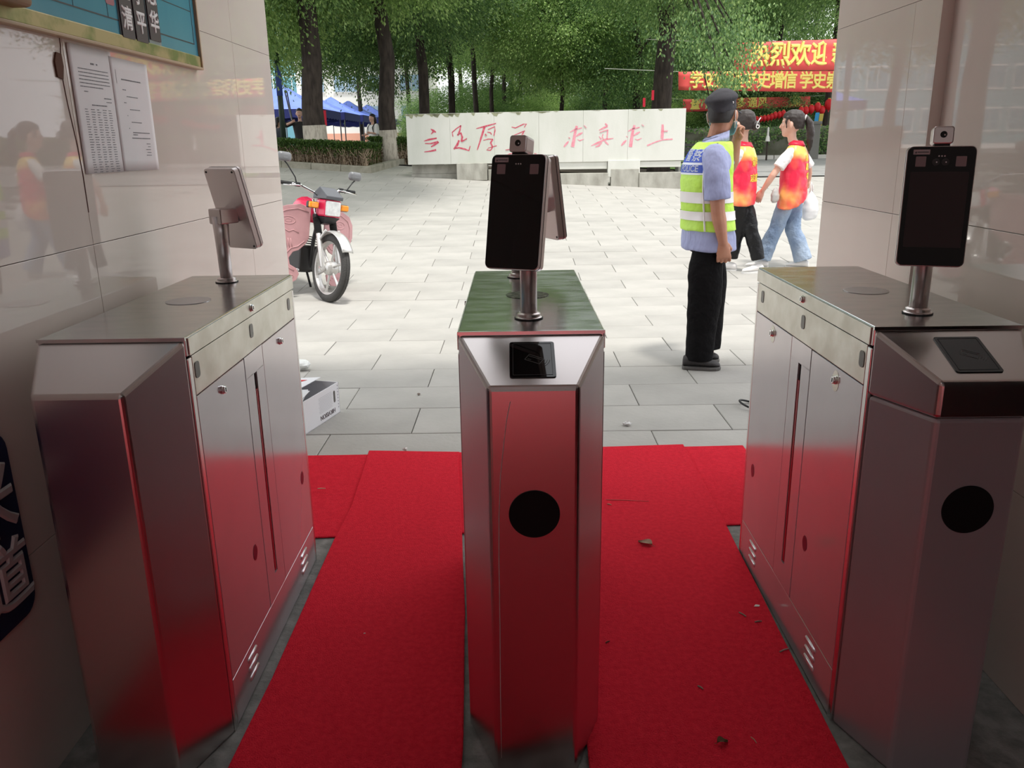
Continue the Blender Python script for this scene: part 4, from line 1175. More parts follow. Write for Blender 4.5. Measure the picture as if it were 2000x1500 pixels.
vm.loft([ring((cx, cy, z), rx + .004, ry + .004, 0, 28, 2.3, ((.34 if z < .75 else .12 if z < .85 else 0), 0)) for z, rx, ry, cx, cy in vp])
vest = cloth('vest', fuse(vm, .010, 3, .010, 8), vest_mat('flame print satin'), Rw)
bvR = bvh_of(vest.data)
cl = MB(); cl.loft([ring((0, -.002, 1.325), .062, .060, 0, 24, 2, (0, .15)), ring((0, -.004, 1.335), .066, .064, 0, 24, 2, (0, .15)), ring((0, -.006, 1.285), .105, .085, 0, 24, 2, (0, .10))], False)
so = obj('collar', cl, red_v, vest, smooth=True).modifiers.new('s', 'SOLIDIFY'); so.thickness = .004
MbR = frame((0, -.45, 1.10), (1, 0, 0), (0, 0, 1), (0, -1, 0))
link('side_panel', drape(grid_mb(.055, .30, 6, 20), bvR, MbR @ Tr(.115, .05, 0) @ Rz(.12), .003), red_v, vest, smooth=True)
for q, c in enumerate('志愿者'):
    link('character', drape(text_mb(c, .072, .003), bvR, MbR @ Tr(.01 + .018 * q, .055 - q * .092, 0), .004), yel, vest)
je = MB()
je.loft([ring((0, 0, z), rx, ry) for z, rx, ry in ((.72, .140, .105), (.79, .142, .108), (.88, .132, .10))])
je.limb([hipL + V((0, 0, -.02)), hipL.lerp(kL, .5), kL, kL.lerp(aL, .5), aL - V((0, 0, .045))], [(.088, .092), (.080, .086), (.074, .080), (.078, .084), (.084, .090)], 16, None, None, False)
je.limb([hipR + V((0, 0, -.02)), hipR.lerp(kR, .5), kR, kR.lerp(aR, .5), aR - V((0, 0, .045))], [(.088, .092), (.080, .086), (.076, .084), (.082, .088), (.090, .096)], 16, None, None, False)
cloth('jeans', fuse(je, .010, 3, .008, 8), mat('washed denim', (.20, .28, .42), .85, c2=(.36, .44, .55), nscale=5, nstretch=(1, 1, .5), bump=.9, bscale=12, bd=.03), Rw)
white_s = mat('white trainer', (.78, .76, .74), .6)
for a_, dv, zf in ((aL, W(-.2, .06, 0), .03), (aR, W(-.19, .10, 0), .0)):
    dv = dv.normalized(); s = MB(); hl = V((a_.x, a_.y, .0 + .012)) - dv * .06; te = hl + dv * .235
    te.z += .0; shoe_mb(s, hl, te, .042, .07); so_ = link('shoe', fuse(s, .006, 2), white_s, Rw, smooth=True)
    s2 = MB(); sole_mb(s2, V((hl.x, hl.y, -.004)), V((te.x, te.y, -.004)), .045, .02); obj('sole', s2, mat('white rubber', (.7, .7, .68), .7), so_)
# what she carries
gw = gR
def towW(Rloc): return gR + Rz(hd - PI / 2).to_3x3() @ Rloc
pb = towW(Wr + V((0, 0, -.12)))
bg = thing('plastic_bag', 'white plastic carrier bag hanging from the hand of the woman with the ponytail', 'bag', (pb.x + .02, pb.y - .05, pb.z - .30))
bgm = MB()
bgm.loft([ring((0, 0, z), rx, ry, .4, 20) for z, rx, ry in ((.0, .05, .03), (.02, .085, .055), (.10, .10, .07), (.20, .085, .055), (.27, .045, .03), (.31, .015, .012))])
cloth('bag_body', fuse(bgm, .010, 2, .010, 9), mat('white film bag', (.86, .86, .86), .4, trans=.15, sub=0), bg)
obj('handle', MB().tube([(-.015, 0, .29), (-.012, .0, .36), (.0, .02, .40), (.012, .01, .36), (.012, 0, .29)], .007, 6), mat('white film bag', (.86, .86, .86), .4), bg, smooth=True)
pc = towW(Wl + V((0, 0, -.03)))
ph = MB(); ph.loft([ring((0, 0, z), rx, ry, .5, 18) for z, rx, ry in ((0, .03, .02), (.02, .05, .03), (.07, .055, .034), (.12, .04, .025), (.15, .02, .012))])
o = link('pouch', fuse(ph, .007, 2, .006, 14), mat('clear grey pouch', (.45, .44, .42), .25), None, smooth=True)
o.location = (pc.x + .13, pc.y - .02, pc.z - .09)
tag(o, 'small grey pouch beside the wrist of the woman with the ponytail', 'pouch')

# left one: mostly behind the guard, hair clip, black trousers
gL = at_y(1443, 460, 8.75); gL = V((gL.x, 8.75, gz(gL.x, 8.75)))
hdL = math.radians(148)
Lw_ = thing('person', 'woman with hair clip in red-orange vest and black trousers walking behind the guard', 'person', gL, hdL - PI / 2)
Ri = Rz(-(hdL - PI / 2)).to_3x3(); WB = gL
Mh = Tr(*wl_(1453, 265, .0)) @ Rz(-.25) @ Rx(-.04) @ Matrix.Diagonal((1.08, 1.08, 1.08, 1))
b = MB(); W_torso(b, -.03, wp_[1:])
b.limb([(0, -.004, 1.26), wl_(1452, 272, 0), wl_(1453, 258, 0)], [.05, .046, .046], 12)
head_mb(b, Mh)
El = W(-.20, -.05, .99); Wl = W(-.20, .02, .80); Er = W(.12, .10, .99); Wr = W(.02, .2, .82)
for s_, e_, w_ in ((Sl, El, Wl), (Sr, Er, Wr)):
    b.limb([s_, s_.lerp(e_, .5), e_, e_.lerp(w_, .35), w_], [.030, .036, .034, .034, .023], 12)
hand_mb(b, Wl, V((0, 0, -1)), W(.4, .8, 0), W(-1, .2, 0), (.4, .4, .3), .92, .3)
hand_mb(b, Wr, V((0, 0, -1)), W(-1, .2, 0), W(-.2, .8, 0), (.4, .4, .3), .92, .3)
kL = wl_(1442, 450, .03); aL = wl_(1428, 496, .08); kR = wl_(1466, 450, -.03); aR = wl_(1481, 500, -.06)
for h_, k_, a_ in ((hipL, kL, aL), (hipR, kR, aR)):
    b.limb([h_, k_, a_], [.07, .048, .036], 10)
body = cloth('body', fuse(b, .0065, 3), skin_b, Lw_)
face_bits(body, Mh)
hm_ = MB()
hm_.loft([[Mh @ V((rx * math.cos(2 * PI * j / 24), cy + ry * math.sin(2 * PI * j / 24), z)) for j in range(24)] for z, rx, ry, cy in ((.05, .062, .050, -.052), (.09, .076, .076, -.034), (.13, .081, .094, -.018), (.165, .081, .105, -.006), (.20, .067, .090, -.006), (.224, .044, .062, -.006), (.236, .018, .026, -.006))])
hair = cloth('hair', fuse(hm_, .006, 2, .003, 30), hair_b, Lw_)
bu = MB(); bc = Mh @ V((.02, -.108, .085)); bu.ell(bc, (.050, .044, .050), 16, 10)
cloth('bun', fuse(bu, .006, 1, .005, 30), hair_b, hair)
cp_ = MB(); cc_ = bc + W(-.01, -.055, .0)
u_ = W(1, .2, 0).normalized(); 
cp_.tube([cc_ + u_ * .0 + V((0, 0, .0)), cc_ + u_ * .03 + V((0, 0, .055)), cc_ + u_ * .045 + V((0, 0, .075))], .005, 6)
cp_.tube([cc_ + u_ * (.016 * math.cos(q * PI / 6) + .018) + V((0, 0, .016 * math.sin(q * PI / 6) - .012)) for q in range(13)], .0045, 6, None, False)
obj('hair_clip', cp_, mat('white clip', (.8, .78, .75), .3), hair, smooth=True)
vm = MB(); vm.loft([ring((cx, cy, z), rx + .006, ry + .010, 0, 28, 2.3) for z, rx, ry, cx, cy in vp])
vest = cloth('vest', fuse(vm, .010, 3, .012, 8), vest_mat('flame print satin loose'), Lw_)
bvL = bvh_of(vest.data)
cl = MB(); cl.loft([ring((0, -.002, 1.325), .062, .060, 0, 24, 2, (0, .15)), ring((0, -.004, 1.335), .066, .064, 0, 24, 2, (0, .15)), ring((0, -.006, 1.285), .105, .085, 0, 24, 2, (0, .10))], False)
so = obj('collar', cl, red_v, vest, smooth=True).modifiers.new('s', 'SOLIDIFY'); so.thickness = .004
link('lettering', drape(text_mb('青年', .10, .003), bvL, MbR @ Tr(.0, .03, 0), .004), yel, vest)
link('lettering', drape(text_mb('志愿者', .082, .003), bvL, MbR @ Tr(.01, -.13, 0), .004), yel, vest)
link('shirt_hem', band(bvL, .665, .705, out=-.006), white_c, vest, smooth=True)
ts = MB(); W_torso(ts, .002, wp_[1:])
ts.limb([Sl + V((.02, 0, 0)), Sl.lerp(El, .3), Sl.lerp(El, .66)], [.052, .056, .060], 14, None, None, False); ts.limb([Sr - V((.02, 0, 0)), Sr.lerp(Er, .3), Sr.lerp(Er, .66)], [.052, .056, .060], 14, None, None, False)
cloth('t_shirt', fuse(ts, .009, 3, .006, 10), white_c, Lw_)
je = MB(); je.loft([ring((0, 0, z), rx, ry) for z, rx, ry in ((.68, .150, .112), (.79, .142, .108), (.88, .132, .10))])
je.limb([hipL + V((0, 0, -.02)), hipL.lerp(kL, .5), kL, kL.lerp(aL, .5), aL - V((0, 0, .04))], [(.088, .092), (.082, .086), (.074, .078), (.070, .074), (.070, .074)], 16, None, None, False)
je.limb([hipR + V((0, 0, -.02)), hipR.lerp(kR, .5), kR, kR.lerp(aR, .5), aR - V((0, 0, .04))], [(.088, .092), (.082, .086), (.074, .080), (.072, .076), (.070, .074)], 16, None, None, False)
cloth('trousers', fuse(je, .010, 3, .010, 8), mat('black satin trousers', (.006, .006, .007), .42, spec=.35, bump=.7, bscale=9, bd=.04), Lw_)
for a_, dv in ((aL, W(-.2, .10, 0)), (aR, W(-.2, -.06, 0))):
    dv = dv.normalized(); s = MB(); hl = V((a_.x, a_.y, .012)) - dv * .06; te = hl + dv * .235
    shoe_mb(s, hl, te, .042, .07); so_ = link('shoe', fuse(s, .006, 2), white_s, Lw_, smooth=True)
    s2 = MB(); sole_mb(s2, V((hl.x, hl.y, -.004)), V((te.x, te.y, -.004)), .045, .02); obj('sole', s2, mat('white rubber', (.7, .7, .68), .7), so_)

# ------------------------------------------------------------ motorcycle
hb_ = math.radians(-49); fwd = V((math.cos(hb_), math.sin(hb_), 0))
cpt = at_z(641, 590, 0)
org = cpt - fwd * .62
K = thing('motorcycle', 'pink and silver motorcycle with embossed leg shields parked at the passage wall corner', 'motorcycle', (org.x, org.y, 0))
K.rotation_euler = (-.17, 0, hb_)
pinkm = mat('pink leg shield plastic', (.56, .31, .32), .38, c2=(.50, .27, .28), nscale=8)
redp = mat('crimson paint', (.62, .02, .08), .25, coat=.4)
silv = mat('silver wheel paint', (.55, .54, .52), .35, .6)
tyre_m = mat('tyre rubber', (.055, .053, .05), .85, bump=.5, bscale=70)
blk = mat('black plastic', (.015, .015, .017), .4)
gry = mat('grey visor', (.09, .095, .105), .35)
amber = mat('amber lens', (.80, .28, .01), .15, coat=.5)
lens = mat('headlight glass', (.72, .74, .73), .08, c2=(.55, .57, .57), nscale=25)
def wheel(name, cx):
    tm_ = MB(); nA, nB = 56, 14
    for i in range(nA):
        for j in range(nB):
            a, b2 = 2 * PI * i / nA, 2 * PI * j / nB; r_ = .272 + .043 * math.cos(b2)
            tm_.v.append(V((cx + r_ * math.cos(a), .040 * math.sin(b2), .315 + r_ * math.sin(a))))
    tm_.f = [(i * nB + j, i * nB + (j + 1) % nB, ((i + 1) % nA) * nB + (j + 1) % nB, ((i + 1) % nA) * nB + j) for i in range(nA) for j in range(nB)]
    w = obj(name, tm_, tyre_m, K, smooth=True)
    gv = MB()
    for sy in (-.014, 0, .014):
        gv.loft([[V((cx + .3146 * math.cos(2 * PI * j / 56), sy + d_, .315 + .3146 * math.sin(2 * PI * j / 56))) for j in range(56)] for d_ in (-.0015, .0015)], False)
    obj('tread_groove', gv, rubber, w)
    M = Tr(cx, 0, .315) @ Rx(PI / 2)
    rm = MB()
    prof = [(.236, -.03), (.246, -.034), (.246, .034), (.236, .03), (.226, .012), (.226, -.012), (.236, -.03)]
    rm.loft([[V((r * math.cos(2 * PI * j / 48), r * math.sin(2 * PI * j / 48), z)) for j in range(48)] for r, z in prof], False, M)
    obj('rim', rm, silv, w, smooth=False)
    for q in range(6):
        a = 2 * PI * q / 6 + .3
        sp = MB()
        sp.limb([(.05 * math.cos(a), .05 * math.sin(a), 0), (.14 * math.cos(a), .14 * math.sin(a), 0), (.232 * math.cos(a), .232 * math.sin(a), 0)], [(.013, .012), (.011, .010), (.017, .014)], 8, None, M)
        obj('spoke', sp, silv, w, smooth=True)
    obj('hub', MB().lathe([(.012, -.075), (.02, -.07), (.05, -.055), (.062, -.04), (.066, -.02), (.066, .02), (.062, .04), (.05, .055), (.02, .07), (.012, .075)], 24, M), silv, w, bevel=.002)
    return w
wheel('front_wheel', .62); wheel('rear_wheel', -.62)
ft = V((.37, 0, .90)); fb = V((.62, 0, .315)); fd = (ft - fb).normalized()
for s in (-1, 1):
    o_ = V((0, s * .082, 0))
    fk = obj('fork_leg', MB().limb([fb + o_ - fd * .02, fb + o_ + fd * .10, fb + o_ + fd * .33], [.022, .025, .024], 12), silv, K, smooth=True)
    gt = MB(); pts = []; rad = []
    for q in range(25):
        pts.append(fb + o_ + fd * (.33 + .155 * q / 24)); rad.append(.036 if q % 2 else .029)
    gt.tube(pts, rad, 14)
    obj('fork_gaiter', gt, rubber, fk, smooth=False)
    obj('fork_tube', MB().tube([fb + o_ + fd * .48, fb + o_ + fd * .66], .018, 10), chrome, fk, smooth=True)
    obj('axle_nut', MB().lathe([(.013, 0), (.013, .02), (.009, .024)], 6, Tr(.62, s * .095, .315) @ Rx(-s * PI / 2)), chrome, fk)
obj('fork_yoke', MB().box((.425, 0, .775), (.07, .21, .035), None), blk, K, bevel=.008)
fm = MB(); rows = []
for q in range(15):
    a = math.radians(30 + 104 * q / 14); row = []
    for k in range(7):
        u = -1 + 2 * k / 6; r = .332 + .014 * (1 - u * u)
        row.append((.62 + r * math.cos(a), u * .056, .315 + r * math.sin(a)))
    rows.append(row)
fm.add([p for r in rows for p in r], [(i * 7 + j, i * 7 + j + 1, (i + 1) * 7 + j + 1, (i + 1) * 7 + j) for i in range(14) for j in range(6)])
fe = obj('front_fender', fm, mat('silver fender', (.62, .62, .60), .28, .5), K, smooth=True); so = fe.modifiers.new('s', 'SOLIDIFY'); so.thickness = .006
for s in (-1, 1):
    obj('fender_stay', MB().tube([(.60, s * .066, .66), (.52, s * .085, .56), (.545, s * .085, .50)], .012, 8), silv, fe, smooth=True)
# headlight nacelle
hx = MB()
hx.loft([[V((x, y * k, z)) for y, z in rrect(.19, .155, .018, 3, 0, .855 - .0)] for x, k in ((.40, .80), (.46, 1.0), (.545, 1.0))])
hl_ = obj('headlight_shell', hx, redp, K, bevel=.003)
hl_.rotation_euler = (0, 0, .20); hl_.location = V((.46, 0, 0)) - Rz(.20).to_3x3() @ V((.46, 0, 0))
lm = MB(); lm.loft([[V((x, y * k, (z - .855) * k + .855)) for y, z in rrect(.172, .135, .014, 3, 0, .855)] for x, k in ((.545, 1), (.556, .98), (.562, .90))])
obj('headlight_lens', lm, lens, hl_)
vb = MB(); vb.add([(.36, -.09, .935), (.36, .09, .935), (.565, .10, .935), (.565, -.10, .935), (.36, -.085, .985), (.36, .085, .985), (.45, .092, 1.045), (.45, -.092, 1.045), (.57, .10, .965), (.57, -.10, .965)],
                 [(0, 1, 2, 3), (4, 7, 6, 5), (7, 9, 8, 6), (9, 3, 2, 8), (0, 4, 5, 1), (0, 3, 9, 7, 4), (1, 5, 6, 8, 2)])
obj('visor', vb, gry, hl_, bevel=.006)
lb_ = MB(); lb_.add([(.40, -.08, .775), (.40, .08, .775), (.555, .092, .775), (.555, -.092, .775), (.42, -.05, .70), (.42, .05, .70), (.50, .06, .715), (.50, -.06, .715)], [(0, 3, 2, 1), (4, 5, 6, 7), (0, 1, 5, 4), (1, 2, 6, 5), (2, 3, 7, 6), (3, 0, 4, 7)])
obj('lower_cowl', lb_, blk, hl_, bevel=.006)
for s in (-1, 1):
    st_ = obj('indicator', MB().loft([[V((x, s * (y + .155), z)) for y, z in rrect(.100 * k, .062 * k, .012, 3, 0, .872)] for x, k in ((.43, .8), (.455, 1.0), (.49, 1.0))]), blk, K)
    obj('indicator_lens', MB().loft([[V((x, s * (y + .155), z)) for y, z in rrect(.094 * k, .057 * k, .012, 3, 0, .872)] for x, k in ((.49, 1.0), (.515, .92), (.522, .7))]), amber, st_, smooth=False)
    obj('indicator_stalk', MB().tube([(.45, s * .09, .872), (.455, s * .12, .872)], .012, 8), blk, st_)
# handlebar, grips, levers, mirrors
obj('handlebar', MB().tube([(.28, -.36, 1.04), (.30, -.20, 1.04), (.36, -.10, .99), (.38, 0, .975), (.36, .10, .99), (.30, .20, 1.04), (.28, .36, 1.04)], .011, 10), chrome, K, smooth=True)
for s in (-1, 1):
    obj('grip', MB().tube([(.285, s * .25, 1.04), (.278, s * .385, 1.04)], .017, 12), rubber, K, smooth=True)
    obj('lever', MB().tube([(.33, s * .19, 1.035), (.345, s * .27, 1.03), (.325, s * .38, 1.02)], .006, 6), chrome, K, smooth=True)
    obj('switch_block', MB().box((.295, s * .225, 1.04), (.04, .045, .04)), blk, K, bevel=.006)
    zm = 1.27 if s < 0 else 1.19
    mr_ = obj('mirror', MB().loft([[V((x, s * .37 + y * k, zm + z * k)) for y, z in rrect(.135, .085, .03, 4)] for x, k in ((.27, .92), (.285, 1.0), (.305, .95), (.32, .7), (.325, .35))]), mat('mirror back grey', (.17, .175, .18), .35), K, smooth=False, bevel=.004)
    obj('mirror_glass', MB().loft([[V((x, s * .37 + y * .86, zm + z * .86)) for y, z in rrect(.135, .085, .03, 4)] for x in (.2685, .2695)]), chrome, mr_)
    obj('mirror_stem', MB().tube([(.30, s * .24, 1.05), (.31, s * .26, zm - .17), (.30, s * .34, zm - .065), (.295, s * .37, zm - .038)], .006, 8), blk, mr_, smooth=True)
    # cables
    obj('control_cable', MB().tube([(.33, s * .20, 1.03), (.42, s * .13, .99), (.46, s * .06, .93), (.43, s * .03, .80)], .005, 6), rubber, K, smooth=True)
# leg shields, with raised mouldings
for s in (-1, 1):
    Mp = frame((.30, s * .075, 0), V((-.30, s * .95, 0)).normalized(), (0, 0, 1), V((.95, s * .30, 0)).normalized() if s > 0 else V((.95, -.30, 0)).normalized())
    sg_ = 1
    poly = [(.0, .84), (.10, .87), (.22, .845), (.33, .80), (.385, .72), (.395, .60), (.355, .50), (.37, .40), (.375, .28), (.34, .17), (.26, .115), (.15, .12), (.09, .16), (.07, .22), (.10, .27), (.16, .30), (.175, .36), (.14, .42), (.09, .44)]
    hole_ = [(.03, .50), (.0, .56), (.0, .70)]
    pl = obj('leg_shield', MB().prism(poly + hole_, -.008, .008, Mp), pinkm, K, bevel=.004)
    def relief(pts, r=.006, closed=False):
        P = [V((x, y, .008)) for x, y in pts]
        if closed: P.append(P[0])
        obj('moulding', MB().tube(P, r, 6, None, not closed, Mp), pinkm, pl, smooth=True)
    relief([(.02, .80), (.12, .825), (.22, .80), (.31, .755), (.345, .69), (.35, .60), (.315, .50), (.325, .40), (.33, .30), (.30, .20), (.24, .155)])
    relief([(.20 + .065 * math.cos(q * PI / 10), .71 + .035 * math.sin(q * PI / 10)) for q in range(20)], .004, True)
    relief([(.20 + .03 * math.cos(q * PI / 8), .71 + .014 * math.sin(q * PI / 8)) for q in range(16)], .003, True)
    relief([(.10, .60), (.15, .625), (.19, .605), (.23, .625), (.28, .60)], .005)
    relief([(.29, .56), (.25, .50), (.27, .44), (.22, .40), (.24, .32)], .005)
    for q in range(5):
        relief([(.17 + .025 * q, .545), (.15 + .025 * q, .46)], .005)
    relief([(.04, .53), (.10, .475), (.16, .455), (.205, .40), (.20, .30), (.16, .265), (.12, .245)], .006)
    for q in (.14, .22):
        relief([(q + .018 * math.cos(k * PI / 6), .19 + .016 * math.sin(k * PI / 6)) for k in range(12)], .004, True)
    obj('step', MB().box((.06, s * .24, .10), (.14, .11, .014), None), mat('grey alloy step', (.40, .40, .38), .5, .4), K, bevel=.004)
# the rest of the machine, behind the corner
eng = MB().box((.05, 0, .36), (.34, .22, .24))
e_ = obj('engine', eng, mat('engine black', (.02, .019, .018), .5), K, bevel=.02)
for q in range(7):
    obj('cooling_fin', MB().box((.14, 0, .44 + .022 * q), (.14, .18, .008)), mat('engine alloy', (.22, .21, .20), .4, .7), e_)
obj('frame', MB().tube([(.36, 0, .88), (.25, 0, .55), (.20, 0, .25), (-.15, 0, .22), (-.30, 0, .5), (-.62, 0, .62)], .02, 8), blk, K, smooth=True)
tk = MB(); tk.limb([(.24, 0, .80), (.08, 0, .83), (-.12, 0, .74)], [(.12, .10), (.15, .12), (.11, .07)], 16, (0, 1, 0))
obj('fuel_tank', tk, redp, K, smooth=True)
se = MB(); se.limb([(-.12, 0, .77), (-.40, 0, .75), (-.66, 0, .79)], [(.12, .05), (.13, .05), (.10, .045)], 14, (0, 1, 0))
obj('seat', se, blk, K, smooth=True)
obj('exhaust', MB().limb([(.20, -.12, .25), (-.05, -.14, .20), (-.35, -.15, .24), (-.78, -.16, .32)], [.02, .022, .045, .042], 12), chrome, K, smooth=True)
obj('swing_arm', MB().tube([(-.15, .10, .30), (-.62, .10, .315)], .022, 8).tube([(-.15, -.10, .30), (-.62, -.10, .315)], .022, 8), blk, K, smooth=True)
for s in (-1, 1):
    obj('shock_absorber', MB().tube([(-.55, s * .12, .36), (-.42, s * .12, .68)], .026, 10), chrome, K, smooth=True)
rf = MB(); rows = []
for q in range(12):
    a = math.radians(60 + 120 * q / 11)
    rows.append([(-.62 + .35 * math.cos(a), u * .075, .315 + .35 * math.sin(a)) for u in (-1, -.5, 0, .5, 1)])
rf.add([p for r in rows for p in r], [(i * 5 + j, i * 5 + j + 1, (i + 1) * 5 + j + 1, (i + 1) * 5 + j) for i in range(11) for j in range(4)])
so = obj('rear_fender', rf, blk, K, smooth=True).modifiers.new('s', 'SOLIDIFY'); so.thickness = .005
obj('side_stand', MB().tube([(-.05, .11, .22), (-.10, .20, .045)], .012, 8), blk, K, smooth=True)

# ------------------------------------------------------------ trees
bark = mat('dark camphor bark', (.055, .042, .034), .95, c2=(.022, .016, .013), nscale=14, nstretch=(1, 1, .25), bump=.9, bscale=16, bstretch=(1, 1, .3))
lime = mat('limewash', (.50, .45, .38), .9, c2=(.36, .32, .27), nscale=24, nstretch=(1, 1, .3), bump=.5, bscale=30, p=(.45, .6))
LV = [leaf_mat('camphor leaves deep', (.075, .155, .060), (.165, .295, .100), (.36, .51, .18)),
      leaf_mat('camphor leaves mid', (.10, .19, .065), (.21, .36, .11), (.43, .59, .22)),
      leaf_mat('camphor leaves sunlit fresh', (.16, .27, .08), (.31, .48, .14), (.52, .68, .25))]  # brightest copy: sunlight on young leaves is put into the colour
def crown_mesh(seed, rx, ry, rz, n_cl, per, leaf, name='foliage'):
    r = random.Random(seed); vs = []; fs = []
    for c in range(n_cl):
        while True:
            p = V((r.uniform(-1, 1), r.uniform(-1, 1), r.uniform(-1, 1)))
            if .18 < p.length < 1: break
        if p.length < .55: p = p * (.55 / p.length) * r.uniform(.8, 1.5)
        wob = 1 + .22 * noise.noise(p * 2.2 + V((seed * 7.1, 0, 0)))
        C = V((p.x * rx, p.y * ry, p.z * rz)) * wob
        out = V((p.x, p.y, p.z * .4)).normalized()
        R_ = r.uniform(.22, .48)
        for k in range(per):
            q = V((r.gauss(0, 1), r.gauss(0, 1), r.gauss(0, .62))) * R_ * .62
            a = C + q - V((0, 0, .35 * q.length_squared / R_))
            d = (out * .7 + q.normalized() * .8 + V((r.uniform(-.6, .6), r.uniform(-.6, .6), -.75))).normalized()
            w = d.cross(V((r.uniform(-1, 1), r.uniform(-1, 1), .8))).normalized()
            L = leaf * r.uniform(.7, 1.25); W2 = L * .27
            k0 = len(vs)
            n_ = d.cross(w) * L * .10
            vs += [a, a + d * L * .5 + w * W2 + n_, a + d * L - n_ * .5, a + d * L * .5 - w * W2 + n_]
            fs.append((k0, k0 + 1, k0 + 2, k0 + 3))
    me = bpy.data.meshes.new(name); me.from_pydata([tuple(v) for v in vs], [], fs)
    return me
CR = [crown_mesh(11, 2.9, 2.9, 2.5, 700, 96, .080), crown_mesh(23, 3.2, 3.0, 2.7, 700, 96, .084), crown_mesh(37, 2.7, 3.1, 2.9, 700, 96, .078)]
for me in CR: me.materials.append(LV[0])
def foliage(crown, lm, parent):
    f = bpy.data.objects.new('foliage', CR[crown]); COL.objects.link(f); f.parent = parent; f['kind'] = 'stuff'
    f.material_slots[0].link = 'OBJECT'; f.material_slots[0].material = LV[lm]
    return f
def tree(label, x, y, diam, crown, czr, lm, scale=1.0, seed=0, lime_top=0, group='camphor trees', zt=None, name='tree'):
    z0 = gz(x, y)
    t = thing(name, label, 'tree', (x, y, z0), seed * 1.7, group)
    h = czr * scale + 1.0
    r = random.Random(seed); rad = diam / 2
    pts = [(0, 0, -.1), (0, 0, .15)] + [(r.uniform(-.04, .04) * k, r.uniform(-.04, .04) * k, .15 + (h - .15) * k / 6) for k in range(1, 7)]
    rr_ = [rad * 1.25, rad * 1.08] + [rad * (1.0 - .075 * k) for k in range(1, 7)]
    tk_ = obj('trunk', MB().tube(pts, rr_, 14), bark, t, smooth=True)
    if lime_top:
        obj('limewashed_base', MB().tube([(0, 0, .02), (0, 0, .2), (pts[2][0] * .6, pts[2][1] * .6, lime_top)], [rad * 1.28, rad * 1.10, rad * 1.03], 14), lime, t, smooth=True)
    for q in range(4):
        a = r.uniform(0, 2 * PI); zz = czr * scale * r.uniform(.62, .85); L = 1.5 * scale
        obj('branch', MB().tube([(0, 0, zz), (math.cos(a) * L * .5, math.sin(a) * L * .5, zz + L * .45), (math.cos(a) * L, math.sin(a) * L, zz + L * .7)], [rad * .42, rad * .28, rad * .12], 8), bark, t, smooth=True)
    f = foliage(crown, lm, t)
    f.location = (0, 0, czr * scale); f.scale = (scale,) * 3
    return t
TREES = []
def px_tree(label, px, d, pxw, crown, czr, lm, scale=1.0, seed=0, lime_top=0, **k):
    x = at_y(px, 215, d).x
    return tree(label, x, d, pxw * d / CAM_F * .98, crown, czr, lm, scale, seed, lime_top, **k)
px_tree('thick dark camphor tree with limewashed foot at the near hedge', 613, 19.4, 43, 0, 5.75, 1, 1.0, 1, .90)
px_tree('camphor tree with tall limewashed foot at the gap between the two hedges', 757, 20.6, 33, 1, 5.9, 2, 1.0, 2, .80)
px_tree('dark trunk rising directly behind the mossy end of the motto wall', 829, 25.0, 22, 2, 6.1, 0, 1.05, 3)
px_tree('slimmer tree behind the second character of the motto wall', 883, 31.0, 14, 0, 6.2, 1, 1.15, 4)
px_tree('thin tree behind the third character of the motto wall', 932, 37.0, 11, 1, 6.3, 2, 1.2, 5)
px_tree('thin distant tree just left of the face terminal camera block', 961, 43.0, 9, 2, 6.1, 2, 1.3, 6)
px_tree('thin distant tree directly above the face terminal camera block', 986, 49.0, 9, 0, 5.8, 1, 1.4, 7)
px_tree('furthest thin tree of the avenue, right of the camera block', 1018, 56.0, 8, 1, 5.6, 2, 1.5, 8)
px_tree('tree standing hidden behind the second limewashed trunk, crown over the tents', 757, 27.5, 12, 2, 5.1, 0, 1.05, 31)
px_tree('tree standing hidden behind the thick limewashed trunk, crown over the first tents', 613, 28.5, 12, 0, 5.0, 1, 1.05, 32)
px_tree('massive dark tree with red tags behind the end of the motto wall', 1290, 20.8, 42, 1, 6.9, 1, .82, 9)
px_tree('dark tree beside the massive one, behind its shaded side', 1245, 29.5, 15, 2, 4.6, 0, 1.1, 10)
px_tree('fresh green tree hanging over the middle of the motto wall', 1095, 30.0, 9, 0, 4.5, 2, 1.15, 11)
px_tree('green tree behind the last characters of the motto wall', 1180, 38.0, 10, 1, 5.0, 1, 1.35, 12)
px_tree('tree with limewashed foot beyond the road, right of the guard cap', 1405, 39, 10, 2, 6.4, 1, 1.35, 13, .9)
px_tree('dark tree with limewashed foot seen between the two volunteers', 1517, 39, 10, 0, 6.3, 1, 1.35, 14, .9)
px_tree('dark tree beyond the lanterns next to the coloured ribbons', 1612, 31.0, 12, 1, 6.2, 1, 1.3, 15, .7)
px_tree('tree hidden by the passage wall, its crown hanging over the road', 1735, 26.0, 16, 2, 6.1, 1, 1.2, 16)
px_tree('leafy tree behind the passage wall, crown above the near hedge', 470, 20.5, 22, 1, 4.7, 2, 1.05, 17)
px_tree('far tree beyond the tents, pale green', 705, 52.0, 9, 2, 6.6, 2, 1.5, 18)
px_tree('far tree closing the avenue, bright green', 1070, 66.0, 8, 2, 5.4, 2, 1.8, 19)
px_tree('far tree at the end of the road, mid green', 1330, 50.0, 10, 0, 5.2, 1, 1.7, 20)
px_tree('far tall tree behind the welcome banner', 1580, 48.0, 10, 2, 5.4, 1, 1.7, 21)
px_tree('far tree filling the view above the last character', 1235, 58.0, 9, 0, 5.2, 2, 1.9, 22)
px_tree('far tree filling the view above the first characters', 900, 64.0, 9, 1, 5.4, 2, 2.0, 23)
px_tree('far tall tree behind the camera block', 1000, 80.0, 9, 0, 5.4, 2, 2.4, 24)
